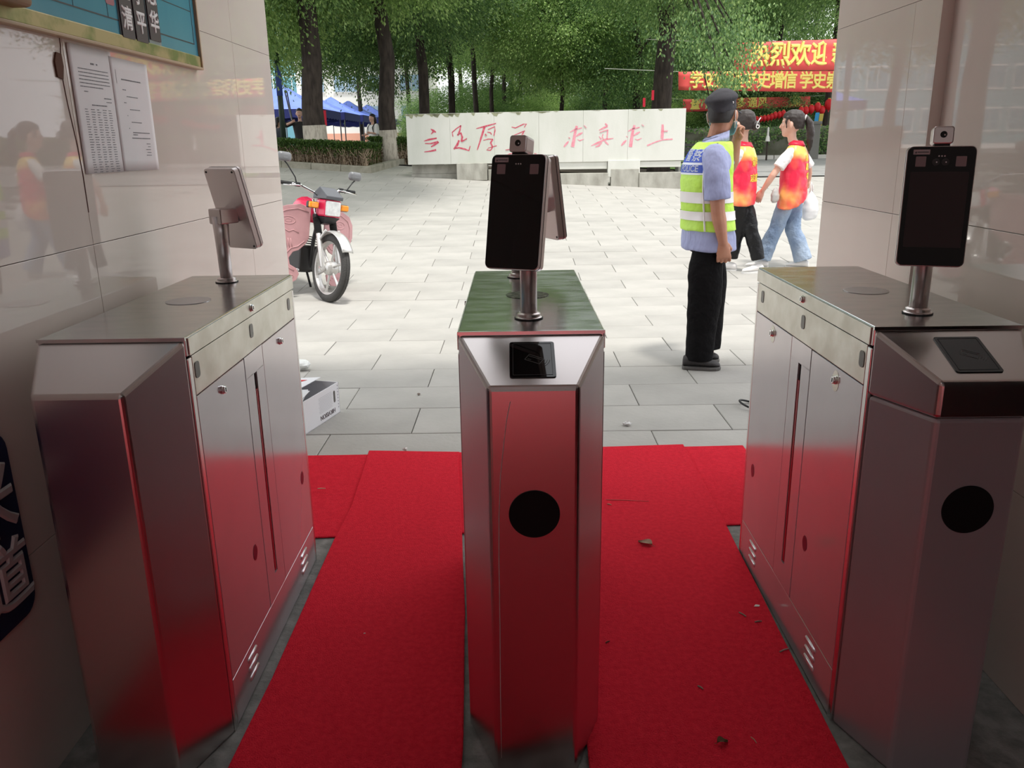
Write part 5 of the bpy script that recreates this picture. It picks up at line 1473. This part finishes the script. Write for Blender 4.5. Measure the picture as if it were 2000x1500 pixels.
px_tree('far tall tree behind the massive one', 1390, 62.0, 9, 1, 5.4, 1, 2.1, 25)
px_tree('far tall tree above the tents', 800, 56.0, 9, 0, 6.0, 1, 1.7, 26)
def shrub(label, px, d, w, h, lm, seed):
    x = at_y(px, 215, d).x; z = gz(x, d) if d < 50 else .86
    t = thing('shrub', label, 'shrub', (x, d, z), seed, 'shrubs under the trees')
    f = foliage(seed % 3, lm, t)
    f.location = (0, 0, h * .5); f.scale = (w / 6, w / 6, h / 5)
    obj('stem', MB().tube([(0, 0, -.05), (0, 0, h * .5)], [.08, .04], 8), bark, t)
    return t
shrub('shrub behind the second motto character', 890, 46, 6.5, 3.6, 1, 1)
shrub('shrub behind the third motto character', 950, 52, 7.5, 4.2, 1, 2)
shrub('shrub behind the face terminal camera block', 1015, 60, 8.5, 5.2, 1, 3)
shrub('bright shrub right of the camera block above the motto wall', 1080, 46, 5.0, 3.2, 2, 4)
shrub('tall shrub above the gap between the motto halves', 1150, 56, 8.0, 6.0, 1, 5)
shrub('shrub above the fifth and sixth motto characters', 1215, 44, 6.5, 4.6, 1, 6)
shrub('shrub left of the massive tagged trunk, behind it', 1265, 50, 7.0, 5.4, 0, 7)
shrub('bright shrub low behind the guard shoulder beyond the lawn', 1345, 36, 4.0, 2.6, 2, 8)
shrub('shrub behind the guard cap', 1400, 42, 6.5, 4.4, 0, 9)
shrub('shrub behind the hair clip woman above the bank', 1460, 36, 5.5, 3.9, 0, 10)
shrub('shrub between the two volunteers above the bank', 1515, 38, 6.0, 4.2, 1, 11)
shrub('shrub behind the ponytail woman above the bank', 1570, 36, 5.5, 4.0, 0, 12)
shrub('shrub by the passage wall edge above the bank', 1625, 37, 6.0, 4.4, 0, 13)
tree('old camphor tree hidden by the passage wall, its high crown shading the hedge', -4.7, 13.6, .4, 1, 5.5, 1, 1.58, 30)
# low hanging sprays in front of the banners
def spray(label, px, py, d, n, s, seed, lm):
    p = at_y(px, py, d); r = random.Random(seed); vs = []; fs = []
    for k in range(n):
        q = V((r.gauss(0, 1), r.gauss(0, .5), r.gauss(0, .55))) * s
        dd = V((r.uniform(-.7, .7), r.uniform(-.7, .7), -1)).normalized(); w = dd.cross(V((r.uniform(-1, 1), 1, .3))).normalized()
        L = .08 * r.uniform(.7, 1.2); k0 = len(vs)
        vs += [q, q + dd * L * .5 + w * L * .25, q + dd * L, q + dd * L * .5 - w * L * .25]; fs.append((k0, k0 + 1, k0 + 2, k0 + 3))
    me = bpy.data.meshes.new('leaf_spray'); me.from_pydata([tuple(v) for v in vs], [], fs)
    return p, me
T9 = [o for o in COL.objects if o.get('label', '').startswith('massive dark tree')][0]
for i, (px, py, d, n, s) in enumerate(((1425, 118, 18.2, 420, .38), (1440, 85, 18.4, 420, .30), (1395, 95, 18.6, 600, .45), (1440, 160, 18.0, 240, .22), (1412, 158, 18.0, 160, .18), (1370, 60, 18.8, 700, .5), (1430, 45, 19.0, 700, .5), (1385, 190, 20.5, 160, .16))):
    p, me = spray('', px, py, d, n, s, 50 + i, 0)
    me.materials.append(LV[0 if i % 3 else 1])
    f = bpy.data.objects.new('hanging_foliage', me); COL.objects.link(f); f.parent = T9; f['kind'] = 'stuff'
    f.matrix_local = T9.matrix_world.inverted() @ Tr(*p) if False else (Tr(*T9.location) @ Rz(T9.rotation_euler.z)).inverted() @ Tr(*p)
    b_ = (Tr(*T9.location) @ Rz(T9.rotation_euler.z)).inverted()
    c = b_ @ p; tp = V((0, 0, 4.6)) + V((c.x, c.y, 0)) * .12
    obj('branch', MB().tube([tp, tp.lerp(c, .5) + V((0, 0, .45)), c], [.05, .03, .01], 6), bark, T9, smooth=True)
for px, py, h_ in ((1275, 186, .22), (1258, 200, .2)):
    p = at_y(px, py, 20.45)
    o = obj('red_tag', MB().prism([(-.03, -h_ / 2), (.03, -h_ / 2), (.03, h_ / 2), (-.03, h_ / 2)], -.004, .004, FRONT), mat('tag red', (.70, .02, .05), .6))
    o.location = p
    tag(o, 'red paper tag hanging on the massive trunk, ' + ('nearer the road' if px > 1270 else 'nearer the avenue'), 'tag', 'red tags on the trunk')

# ------------------------------------------------------------ hedges, kerbs, planting bed
hedge_leaf = leaf_mat('hedge leaves', (.035, .075, .016), (.075, .150, .030), (.16, .26, .06))
hedge_dry = leaf_mat('hedge dry leaves', (.10, .055, .028), (.15, .10, .05), (.19, .14, .08))
twig_m = mat('hedge twigs', (.36, .28, .20), .9, rnd=.4, island=True)
kerb_m = mat('kerb stone', (.34, .32, .26), .85, c2=(.24, .23, .18), nscale=6, bump=.3, bscale=30)
soil = mat('soil', (.075, .055, .04), .95, c2=(.04, .03, .02), nscale=20)
def hedge(label, a, b_, depth, hgt, n, seed):
    a = V(a); b_ = V(b_); ux = (b_ - a); L = ux.length; ux.normalize(); uy = V((-ux.y, ux.x, 0))
    t = thing('hedge', label, 'hedge', (a.x, a.y, gz(a.x, a.y)), math.atan2(ux.y, ux.x), 'clipped hedges')
    r = random.Random(seed); za = gz(a.x, a.y); zb_ = gz(b_.x, b_.y); sl = (zb_ - za) / L
    for nm, m_, cnt, f0 in (('foliage', hedge_leaf, n, .5), ('dry_foliage', hedge_dry, n // 3, .15)):
        vs = []; fs = []
        for k in range(cnt):
            u = r.uniform(0, L); v = r.uniform(0, depth); w = r.random() ** (.42 if nm == 'foliage' else 1.0)
            if nm != 'foliage': w *= .75
            e = r.random()
            if e < .5: v = r.uniform(-.03, .08); w = max(w, r.uniform(.42, .9)) if nm == 'foliage' else w
            elif e < .65: u = L - r.uniform(-.03, .08)
            elif e < .9 and nm == 'foliage': w = r.uniform(.88, 1.0)
            z = .06 + w * (hgt - .06) * (1 + .07 * noise.noise(V((u * 2.2, v * 2, seed)))) + sl * u
            d = V((r.uniform(-1, 1), r.uniform(-1, .4), r.uniform(.1, 1.2))).normalized(); s_ = d.cross(V((r.uniform(-1, 1), r.uniform(-1, 1), r.uniform(-1, 1)))).normalized()
            Ln = r.uniform(.035, .06); p = V((u, v, z)); k0 = len(vs)
            vs += [p, p + d * Ln * .5 + s_ * Ln * .26, p + d * Ln, p + d * Ln * .5 - s_ * Ln * .26]; fs.append((k0, k0 + 1, k0 + 2, k0 + 3))
        me = bpy.data.meshes.new(nm); me.from_pydata([tuple(v) for v in vs], [], fs)
        link(nm, me, m_, t)['kind'] = 'stuff'
    mb = MB()
    for k in range(int(420 * L)):
        u = r.uniform(0, L); v = r.choice((r.uniform(0, .1), r.uniform(0, depth)))
        if r.random() < .12: u = L - r.uniform(0, .06)
        z0 = sl * u
        mb.tube([(u, v, z0), (u + r.uniform(-.05, .05), v + r.uniform(-.04, .03), z0 + hgt * .45), (u + r.uniform(-.12, .12), v + r.uniform(-.09, .04), z0 + hgt * r.uniform(.6, .85))], [.006, .005, .003], 3, None, False)
    obj('stems', mb, twig_m, t)['kind'] = 'stuff'
    return t
k0 = at_g(548, 327); k1 = at_g(712, 338); 
dirk = (k1 - k0); dirk.z = 0; dirk.normalize(); nk = V((-dirk.y, dirk.x, 0))
h0 = k0 - dirk * 1.2 + nk * .22; h1 = k1 + nk * .22 - dirk * .05
hedge('near clipped hedge with bare twiggy base, between passage corner and motto wall', (h0.x, h0.y, 0), (h1.x, h1.y, 0), .9, .60, 17000, 4)
q0 = at_g(722, 322); q1 = at_g(800, 322)
hedge('farther dark hedge running up to the mossy end of the motto wall', (q0.x, q0.y + .2, 0), (q1.x + .5, q1.y + .2, 0), .9, .62, 9000, 5)
def kerb(a, b_, n, w=.18, h=.14):
    a = V(a); b_ = V(b_); K_ = bpy.data.objects.new('trim_kerb', None); COL.objects.link(K_); K_['kind'] = 'structure'
    for i in range(n):
        p = a.lerp(b_, i / n); q = a.lerp(b_, (i + 1) / n); d = (q - p); L = Vector((d.x, d.y, 0)).length
        c = p.lerp(q, .5); zc = gz(c.x, c.y); sl = math.atan2(gz(q.x, q.y) - gz(p.x, p.y), L)
        M = Tr(c.x, c.y, zc) @ Rz(math.atan2(d.y, d.x)) @ Ry(-sl)
        obj('kerb_stone', MB().box((0, w / 2, h / 2 - .03), (L - .006, w, h + .06), M), kerb_m, K_, bevel=.01, seg=1)
    return K_
e0 = k0 - dirk * 1.4; e1 = k1 + dirk * .15
kerb((e0.x, e0.y, 0), (e1.x, e1.y, 0), 5)
e2 = e1 + nk * 2.4
kerb((e1.x, e1.y, 0), (e2.x, e2.y, 0), 3)
e3 = V((q1.x + .6, e2.y + .3, 0))
kerb((e2.x, e2.y, 0), (e3.x, e3.y, 0), 3)
bd_ = MB()
def bed(P, n=10, dz=.03):
    a, b1, c, d = [V((*p, 0)) for p in P]
    vs = []
    for j in range(n + 1):
        for i in range(n + 1):
            p = a.lerp(b1, i / n).lerp(d.lerp(c, i / n), j / n); vs.append((p.x, p.y, gz(p.x, p.y) + dz))
    bd_.add(vs, [(j * (n + 1) + i, j * (n + 1) + i + 1, (j + 1) * (n + 1) + i + 1, (j + 1) * (n + 1) + i) for j in range(n) for i in range(n)])
ep = e0 + nk * .1; e1p = e1 + nk * .1 - dirk * .05
bed([(ep.x, ep.y), (e1p.x, e1p.y), (e1p.x + nk.x * 4, e1p.y + nk.y * 4), (ep.x + nk.x * 4, ep.y + nk.y * 4)])
bed([(-3.2, 20.2), (4.2, 20.2), (4.2, 44), (-3.2, 44)], 12)
tag(obj('planting_bed', bd_, soil, smooth=True), kind='structure')

# ------------------------------------------------------------ far ground and buildings
pale = mat('pale forecourt', (.55, .53, .50), .9)
fg = MB(); fg.box((0, 80, .80), (160, 72, .12)); 
tag(obj('forecourt', fg, pale), kind='structure')
def building(label, x0, x1, y, z0, z1, wallm, rows, cols, winm, frame_m, base=None, base_h=0, depth=8):
    t = thing('building', label, 'building', ((x0 + x1) / 2, y, z0))
    w = x1 - x0
    obj('walls', MB().box((0, depth / 2, (z1 - z0) / 2), (w, depth, z1 - z0)), wallm, t)
    obj('roof_edge', MB().box((0, depth / 2 - .2, z1 - z0 + .15), (w + .6, depth + .6, .3)), frame_m, t)
    if base:
        obj('plinth_band', MB().box((0, -.03, base_h / 2), (w + .02, .1, base_h)), base, t)
    for r_ in range(rows):
        for c in range(cols):
            cx = -w / 2 + (c + .5) * w / cols; cz = base_h + .3 + (r_ + .5) * ((z1 - z0 - base_h - .5) / rows)
            ww = w / cols * .74; wh = (z1 - z0 - base_h) / rows * .56
            f = obj('window', MB().box((cx, -.03, cz), (ww, .10, wh)), frame_m, t)
            for s in (-1, 1):
                obj('pane', MB().box((cx + s * ww * .24, -.09, cz), (ww * .44, .03, wh * .86)), winm, f)
    return t
peach = mat('peach render', (.66, .34, .25), .85)
whitew = mat('white render', (.76, .75, .72), .8)
teal = mat('teal glass', (.10, .26, .32), .12)
bluegl = mat('pale blue glass', (.30, .42, .55), .15)
building('peach building with white window bands behind the blue tents', -16.5, -6.5, 66, .85, 9.5, whitew, 3, 4, bluegl, whitew, peach, 1.55)
building('teal glazed building far behind the nearest tent', -48, -20, 84, .85, 17, mat('teal panels', (.16, .34, .38), .4), 4, 10, teal, whitew)
building('white building glimpsed between the trees of the avenue', 3.0, 14, 108, .85, 16, whitew, 4, 5, bluegl, whitew)

# ------------------------------------------------------------ tents
tblue = mat('blue tent cloth', (.12, .19, .66), .6, c2=(.15, .23, .70), nscale=2)
tvalm = mat('navy valance', (.012, .018, .12), .7)
tsteel = mat('tent frame', (.10, .10, .11), .45, .6)
def tent(label, xr, y0, w, dpt, zv, zp):
    z0 = .86; t = thing('tent', label, 'tent', (xr - w / 2, y0 + dpt / 2, z0), 0, 'blue canopy tents')
    hx_, hy_ = w / 2, dpt / 2; zv -= z0; zp -= z0
    mb = MB(); n = 6
    C = [(-hx_, -hy_), (hx_, -hy_), (hx_, hy_), (-hx_, hy_)]
    prof = [(1.0, zv + .32), (.72, zv + .32 + (zp - zv - .32) * .20), (.45, zv + .32 + (zp - zv - .32) * .46), (.2, zv + .32 + (zp - zv - .32) * .76), (.03, zp)]
    mb.loft([[V((x * k, y * k, z)) for x, y in C] for k, z in prof])
    cn = obj('canopy', mb, tblue, t)
    va = MB()
    for i in range(4):
        (xa, ya), (xb, yb) = C[i], C[(i + 1) % 4]
        m = 14; up_ = [V((xa + (xb - xa) * q / m, ya + (yb - ya) * q / m, zv + .33)) for q in range(m + 1)]
        dn = [p - V((0, 0, .33 + (.045 if q % 2 else 0))) for q, p in enumerate(up_)]
        va.add(up_ + dn, [(q, q + 1, m + 2 + q, m + 1 + q) for q in range(m)])
    v_ = obj('valance', va, tvalm, t); so = v_.modifiers.new('s', 'SOLIDIFY'); so.thickness = .01
    for x, y in C:
        obj('leg', MB().tube([(x * .985, y * .985, 0), (x * .985, y * .985, zv + .33)], .028, 6), tsteel, t)
    return t
tent('nearest blue canopy tent, seen between passage corner and thick trunk', -8.05, 36, 4.2, 4.0, 2.62, 4.05)
tent('second blue canopy tent, its corner pole right of the thick trunk', -8.05, 41, 4.2, 4.0, 2.66, 4.0)
tent('third blue canopy tent, above the girl in the white shirt', -8.05, 46, 4.2, 4.0, 2.70, 4.05)
tent('fourth blue canopy tent, its peak beside the second limewashed trunk', -8.05, 51, 4.2, 4.0, 2.74, 4.1)
tent('fifth blue canopy tent, next to the mossy end of the motto wall', -8.05, 58, 4.2, 4.0, 2.80, 4.2)
tent('furthest blue canopy tent, only its peak showing over the motto wall', -6.6, 68, 4.2, 4.0, 2.9, 4.3)
p = at_y(548, 200, 21.5)
obj_ = thing('lamp_post', 'dark green post beside the passage corner, a blue strap at its top', 'post', (p.x, p.y, gz(p.x, p.y)))
obj('post', MB().tube([(0, 0, 0), (0, 0, 2.7)], [.075, .065], 12), mat('dark green paint', (.025, .045, .03), .5), obj_, smooth=True)
obj('strap', MB().tube([(0, 0, 1.7), (0, 0, 2.4)], .075, 12), mat('blue strap', (.06, .10, .35), .7), obj_, smooth=True)
for i, (xa, ya, xb, yb) in enumerate(((556, 178, 579, 272), (560, 178, 572, 240))):
    a = at_y(xa, ya, 24); b_ = at_y(xb, yb, 23.6); 
    if i == 0: b_ = a + (b_ - a) * ((a.z - gz(b_.x, b_.y)) / (a.z - b_.z))
    tag(obj('pole', MB().tube([a, b_], .018, 6), tsteel), 'slanting dark pole between the green post and the man in dark shirt' if i == 0 else 'short slanting strut hanging beside the longer slanting pole', 'pole')
p = at_y(634, 225, 26)
o = obj('red_hanging', MB().prism([(-.05, -.30), (.05, -.30), (.05, .14), (-.05, .14)], -.01, .01, FRONT), mat('tag red', (.70, .02, .05), .6)); o.location = p
tag(o, 'red cloth hanging under the tents right of the thick trunk', 'cloth')

# ------------------------------------------------------------ banners
ban_r = mat('banner red', (.80, .105, .095), .6, c2=(.74, .08, .075), nscale=2)
ban_y = mat('banner yellow', (.92, .76, .20), .6)
cord_m = mat('pale cord', (.6, .6, .55), .7)
def banner(label, d, pL, pR, yTL, yTR, yBL, yBR, chars, hch, dy=0, wid=1.0, bold=.03, bow=0):
    TL, TR, BL, BR = at_y(pL, yTL, d), at_y(pR, yTR, d), at_y(pL, yBL, d), at_y(pR, yBR, d)
    t = thing('banner', label, 'banner', (TL.x, d, BL.z), 0, 'red banners across the road')
    o0 = V((TL.x, d, BL.z)); N = 24
    def wave(u): return .03 * math.sin(u * 11) + .02 * math.sin(u * 29)
    vs = []
    for j in range(5):
        for i in range(N + 1):
            u = i / N; p_ = TL.lerp(TR, u).lerp(BL.lerp(BR, u), j / 4) - o0
            p_.z -= bow * math.sin(PI * u); p_.y += wave(u); vs.append(p_)
    mb = MB(); mb.add(vs, [(j * (N + 1) + i, j * (N + 1) + i + 1, (j + 1) * (N + 1) + i + 1, (j + 1) * (N + 1) + i) for j in range(4) for i in range(N)])
    c = obj('cloth', mb, ban_r, t, smooth=True); so = c.modifiers.new('s', 'SOLIDIFY'); so.thickness = .004
    for ch_, px in chars:
        u = (px - pL) / (pR - pL)
        ctr = TL.lerp(TR, u).lerp(BL.lerp(BR, u), .5) - o0; ctr.z -= bow * math.sin(PI * u) - dy
        sz = hch * d / CAM_F / .88
        tm = text_mb(ch_, sz * .94, bold * sz, .003, width=wid)
        obj('character', moved(tm, Tr(ctr.x, ctr.y + wave(u) - .012, ctr.z) @ FRONT), ban_y, t)
    obj('cord', MB().tube([TL - o0, TL - o0 + V((-2.2, 0, .12))], .008, 5).tube([TR - o0, TR - o0 + V((2.2, 0, .1))], .008, 5), cord_m, t)
    return t
banner('large red banner with the biggest yellow characters, topmost over the road', 22.0, 1434, 1668, 84, 75, 138, 137, [('热', 1483), ('烈', 1523), ('欢', 1563), ('迎', 1604), ('新', 1645)], 40, wid=.90)
banner('middle red banner with spaced groups of yellow characters, above the guard cap', 26.0, 1325, 1690, 140, 138, 176, 181, [('学', 1361), ('史', 1388), ('明', 1413), ('理', 1439), ('学', 1466), ('史', 1491), ('增', 1517), ('信', 1542), ('学', 1575), ('史', 1601), ('崇', 1627)], 29, wid=.86)
banner('lowest, furthest red banner half hidden by leaves above the lanterns', 34.0, 1334, 1582, 194, 188, 219, 208, [('量', 1358), ('多', 1447), ('通', 1469), ('风', 1489), ('集', 1554)], 18, wid=.95)

# ------------------------------------------------------------ lantern strings
lan_m = mat('lantern red', (.62, .012, .02), .5)
gold = mat('lantern gold', (.55, .36, .06), .5)
ORD = 'first second third fourth fifth sixth seventh eighth ninth tenth eleventh twelfth thirteenth fourteenth fifteenth sixteenth'.split()
n_l = [0]
def lantern(px, py, d, r, first=[None]):
    p = at_y(px, py, d)
    if first[0] is None:
        t = thing('lantern', 'small red paper lantern on the string beyond the road', 'lantern', p, 0, 'red lanterns on the string')
        obj('shade', MB().ell((0, 0, 0), (.085, .085, .115), 12, 8), lan_m, t, smooth=True)
        obj('cap', MB().lathe([(.030, .105), (.030, .125)], 8), gold, t)
        obj('tassel', MB().lathe([(.008, -.15), (.014, -.11)], 6), lan_m, t)
        first[0] = t
    else:
        t = copy_tree(first[0]); t.location = p
    t.scale = (r / .1,) * 3
    n_l[0] += 1
    t['label'] = 'red lantern, ' + ORD[n_l[0] - 1] + ' from the hair clip woman on the string beyond the road'
    return p
pts = []
for px, py, r in ((1462, 233, .09), (1470, 234, .09), (1478, 233, .09), (1486, 232, .09), (1493, 231, .095), (1500, 230, .095), (1507, 228, .10), (1514, 225, .105), (1522, 224, .105), (1530, 222, .11), (1565, 216, .12), (1574, 216, .13), (1585, 213, .13), (1597, 209, .14), (1605.5, 215, .13), (1619, 204, .17)):
    pts.append(lantern(px, py, 30, r) + V((0, 0, r * 1.1)))
tag(obj('wire', MB().tube([pts[0] + V((-2, 0, .2))] + pts + [pts[-1] + V((3, 0, .5))], .006, 5), black_matt), 'thin cord carrying the red lanterns beyond the road', 'cord')
for px, y0, y1, c, lab in ((1597, 220, 240, (.03, .30, .62), 'blue ribbon hanging below the lanterns'), (1605, 222, 246, (.55, .42, .08), 'mustard ribbon hanging below the lanterns')):
    a = at_y(px, y0, 29.9); b_ = at_y(px - 2, y1, 29.9)
    mb = MB(); w = .07
    mb.prism([(-w, 0), (w, 0), (w * .9 - .03, b_.z - a.z), (-w - .03, b_.z - a.z)], -.004, .004, FRONT)
    o = obj('ribbon', mb, mat(lab, c, .6)); o.location = a
    tag(o, lab, 'ribbon')

# ------------------------------------------------------------ bank, bench and posts beyond the road
bank_m = mat('mossy bank stone', (.15, .15, .12), .95, c2=(.085, .09, .06), nscale=2.5, bump=.8, bscale=6)
bk = MB(); NX = 60
vs = []; r = random.Random(8)
for j, (dy, dz) in enumerate(((0, -.25), (.05, .1), (.10, .45), (.16, .8), (.45, 1.0), (1.6, 1.05))):
    for i in range(NX + 1):
        x = 5.5 + 16 * i / NX; y = 28.6
        q = noise.noise_vector(V((x * 1.6, dz * 2.4, 3))) * .16
        vs.append((x, y + dy + q.y, max(gz(x, y), .5) + dz + q.z * (.3 if j < 2 else .8)))
bk.add(vs, [(j * (NX + 1) + i, j * (NX + 1) + i + 1, (j + 1) * (NX + 1) + i + 1, (j + 1) * (NX + 1) + i) for j in range(5) for i in range(NX)])
bank = tag(obj('bank', bk, bank_m, smooth=True), kind='structure')
iv = []; fv = []
for k in range(9000):
    x = r.uniform(5.6, 21.4); hz = r.random(); base = max(gz(x, 28.6), .5)
    p = V((x, 28.55 + .2 * hz + r.uniform(-.1, .08), base + hz * 1.05)); 
    if noise.noise(p * 1.1) < -.05 and hz < .85: continue
    d = V((r.uniform(-1, 1), -.5, r.uniform(-1, .6))).normalized(); w = d.cross(V((r.uniform(-1, 1), -1, .3))).normalized(); L = .10; k_ = len(iv)
    iv += [p, p + d * L * .5 + w * .03, p + d * L, p + d * L * .5 - w * .03]; fv.append((k_, k_ + 1, k_ + 2, k_ + 3))
me = bpy.data.meshes.new('ivy'); me.from_pydata([tuple(v) for v in iv], [], fv)
tag(link('ivy', me, LV[0], bank), kind='stuff')
kr = MB()
for i in range(16):
    x = 5.6 + i
    kr.box((x + .49, 28.25, max(gz(x + .5, 28.25), .3) + .02), (.97, .18, .22))
tag(obj('trim_road_kerb', kr, mat('pale kerb', (.55, .54, .50), .85)), kind='structure')
lw = MB(); vs = [(x, y, gz(x, y) + .06 + (y - 22.4) * .02) for y in (22.4, 23.6, 25, 27, 30, 34) for x in (2.9, 3.6, 4.3, 5.0, 5.6)]
lw.add(vs, [(j * 5 + i, j * 5 + i + 1, (j + 1) * 5 + i + 1, (j + 1) * 5 + i) for j in range(5) for i in range(4)])
lawn = tag(obj('lawn', lw, mat('lawn green', (.10, .19, .04), .9, c2=(.16, .27, .06), nscale=9), smooth=True), kind='structure')
p = at_y(1347, 300, 20.6)
bn = thing('bench', 'dark slatted bench at the end of the motto wall behind the guard', 'bench', (p.x, 20.6, gz(p.x, 20.6)))
dw = mat('dark slat', (.045, .045, .042), .6)
for q in range(5):
    obj('slat', MB().box((0, .04 * q * .4, .42 + .085 * q), (.7, .03, .06)), dw, bn)
for q in range(4):
    obj('slat', MB().box((0, -.10 - .09 * q, .36), (.7, .07, .03)), dw, bn)
for s in (-1, 1):
    obj('bench_leg', MB().box((s * .31, -.2, .17), (.05, .45, .34)), mat('bench stone', (.3, .3, .28), .8), bn)
p = at_y(1500, 262, 27.6)
mk_ = thing('marker_post', 'slim white-topped post against the dark bank between the two volunteers', 'post', (p.x, 27.6, gz(p.x, 27.6)))
obj('shaft', MB().lathe([(.03, 0), (.025, .62)], 8), bark, mk_)
obj('white_top', MB().lathe([(.075, .60), (.055, .74), (.035, .78), (.028, 1.02), (.012, 1.04)], 10), whitew, mk_)
p = at_y(1590, 262, 28.0)
tag(obj('stone_pillar', MB().box((0, 0, .55), (.30, .3, 1.1)).box((0, 0, 1.14), (.36, .36, .1)), mat('grey pillar', (.17, .17, .155), .9), bevel=.02), 'grey stone pillar below the blue ribbon', 'pillar').location = (p.x, 28.0, gz(p.x, 28.0))

# ------------------------------------------------------------ people at the tents
def far_person(label, px, pyhead, d, heading, top_m, low_m, hair_len, arm_pose, skin=skin_b, pack=None, hgt=1.62):
    ph_ = at_y(px, pyhead, d); z0 = ph_.z - hgt
    t = thing('person', label, 'person', (ph_.x, d, z0), heading - PI / 2)
    k = hgt / 1.62
    Mh_ = Tr(0, .01, 1.40 * k) @ Matrix.Diagonal((k, k, k, 1))
    b1 = MB(); head_mb(b1, Mh_)
    b1.limb([(0, 0, 1.30 * k), (0, .005, 1.43 * k)], [.05, .045], 10)
    SL_, SR_ = V((-.17, 0, 1.29)) * k, V((.17, 0, 1.29)) * k
    (el, wl_), (er, wr_) = [[V(q) * k for q in pr] for pr in arm_pose]
    for a_, b2, c2 in ((SL_, el, wl_), (SR_, er, wr_)):
        b1.limb([a_, b2, c2], [.045, .038, .028], 10); hand_mb(b1, c2, c2 - b2, (0, 1, 0), (1, 0, 0), (.6, .7, .5), .9)
    W_torso(b1, -.03, [(z * k + .03, rx * 1.05, ry * 1.05, 0, 0) for z, rx, ry, _, _ in wp_[1:]])
    for s in (-1, 1): b1.limb([(s * .08, 0, .85 * k), (s * .085, 0, .45 * k), (s * .085, 0, .07)], [.07, .05, .04], 10)
    bd1 = cloth('body', fuse(b1, .012, 2), skin, t); face_bits(bd1, Mh_)
    c1 = MB(); W_torso(c1, .012, [(z * k + .03, rx * 1.08, ry * 1.1, 0, 0) for z, rx, ry, _, _ in wp_[:-1]])
    for a_, b2 in ((SL_, el), (SR_, er)): c1.limb([a_, a_.lerp(b2, .5), a_.lerp(b2, .9)], [.065, .065, .066], 12)
    cloth('shirt', fuse(c1, .014, 3, .006, 8), top_m, t)
    l1 = MB(); l1.loft([ring((0, 0, z * k), rx, ry) for z, rx, ry in ((.72, .15, .11), (.88, .14, .10))])
    for s in (-1, 1): l1.limb([(s * .08, 0, .80 * k), (s * .085, 0, .45 * k), (s * .085, 0, .10)], [.09, .075, .07], 12)
    cloth('trousers', fuse(l1, .014, 3, .006, 8), low_m, t)
    h1 = MB()
    h1.loft([[Mh_ @ V((rx * math.cos(2 * PI * j / 20), cy + ry * math.sin(2 * PI * j / 20), z)) for j in range(20)] for z, rx, ry, cy in ((.07, .070, .060, -.045), (.12, .082, .088, -.022), (.165, .082, .100, -.008), (.20, .07, .09, -.006), (.236, .02, .03, -.006))])
    if hair_len: h1.limb([Mh_ @ V((0, -.07, .12)), Mh_ @ V((0, -.085, 0)), Mh_ @ V((0, -.09, -hair_len))], [(.075, .04), (.085, .035), (.05, .02)], 12, (1, 0, 0))
    cloth('hair', fuse(h1, .010, 2), hair_m, t)
    for s in (-1, 1):
        s1 = MB(); shoe_mb(s1, (s * .085, -.06, .01), (s * .085, .17, .01)); link('shoe', fuse(s1, .010, 2), shoe_m, t, smooth=True)
    if pack:
        p1 = MB(); p1.loft([ring((0, -.17, z), rx, ry, 0, 16, 3) for z, rx, ry in ((.90, .12, .06), (1.0, .14, .08), (1.2, .14, .08), (1.28, .10, .05))])
        bpk = link('backpack', fuse(p1, .014, 2), pack, t, smooth=True)
        for s in (-1, 1): obj('strap', MB().tube([(s * .09, -.10, 1.27), (s * .10, .02, 1.325), (s * .11, .115, 1.22), (s * .12, .09, 1.05), (s * .13, -.08, .95)], [(.022, .008)] * 5, 8, (1, 0, 0)), pack, bpk, smooth=True)
    return t
darks = mat('charcoal tee', (.028, .026, .026), .8); blackt = mat('black jeans', (.015, .015, .017), .8)
far_person('man in charcoal shirt raising one elbow beside the thick limewashed trunk', 584, 212, 22.5, -1.45, darks, blackt, 0, (((-.20, .05, 1.06), (-.12, .14, .85)), ((.36, .08, 1.22), (.16, .20, 1.30))), hgt=1.70)
far_person('girl with long dark hair, white tee and black backpack beside the second trunk', 727, 223, 25.6, -2.3, mat('white tee', (.72, .71, .69), .8), blackt, .16, (((-.22, .02, 1.05), (-.10, .18, 1.08)), ((.22, .04, 1.05), (.20, .16, 1.02))), pack=mat('black pack', (.015, .015, .016), .7), hgt=1.6)
far_person('dark clothed figure half hidden at the passage corner by the green post', 543, 229, 23.0, .6, mat('dark blue top', (.022, .026, .036), .8), blackt, .05, (((-.20, .02, 1.05), (-.16, .12, .85)), ((.20, .02, 1.05), (.18, .12, .85))), hgt=1.5)
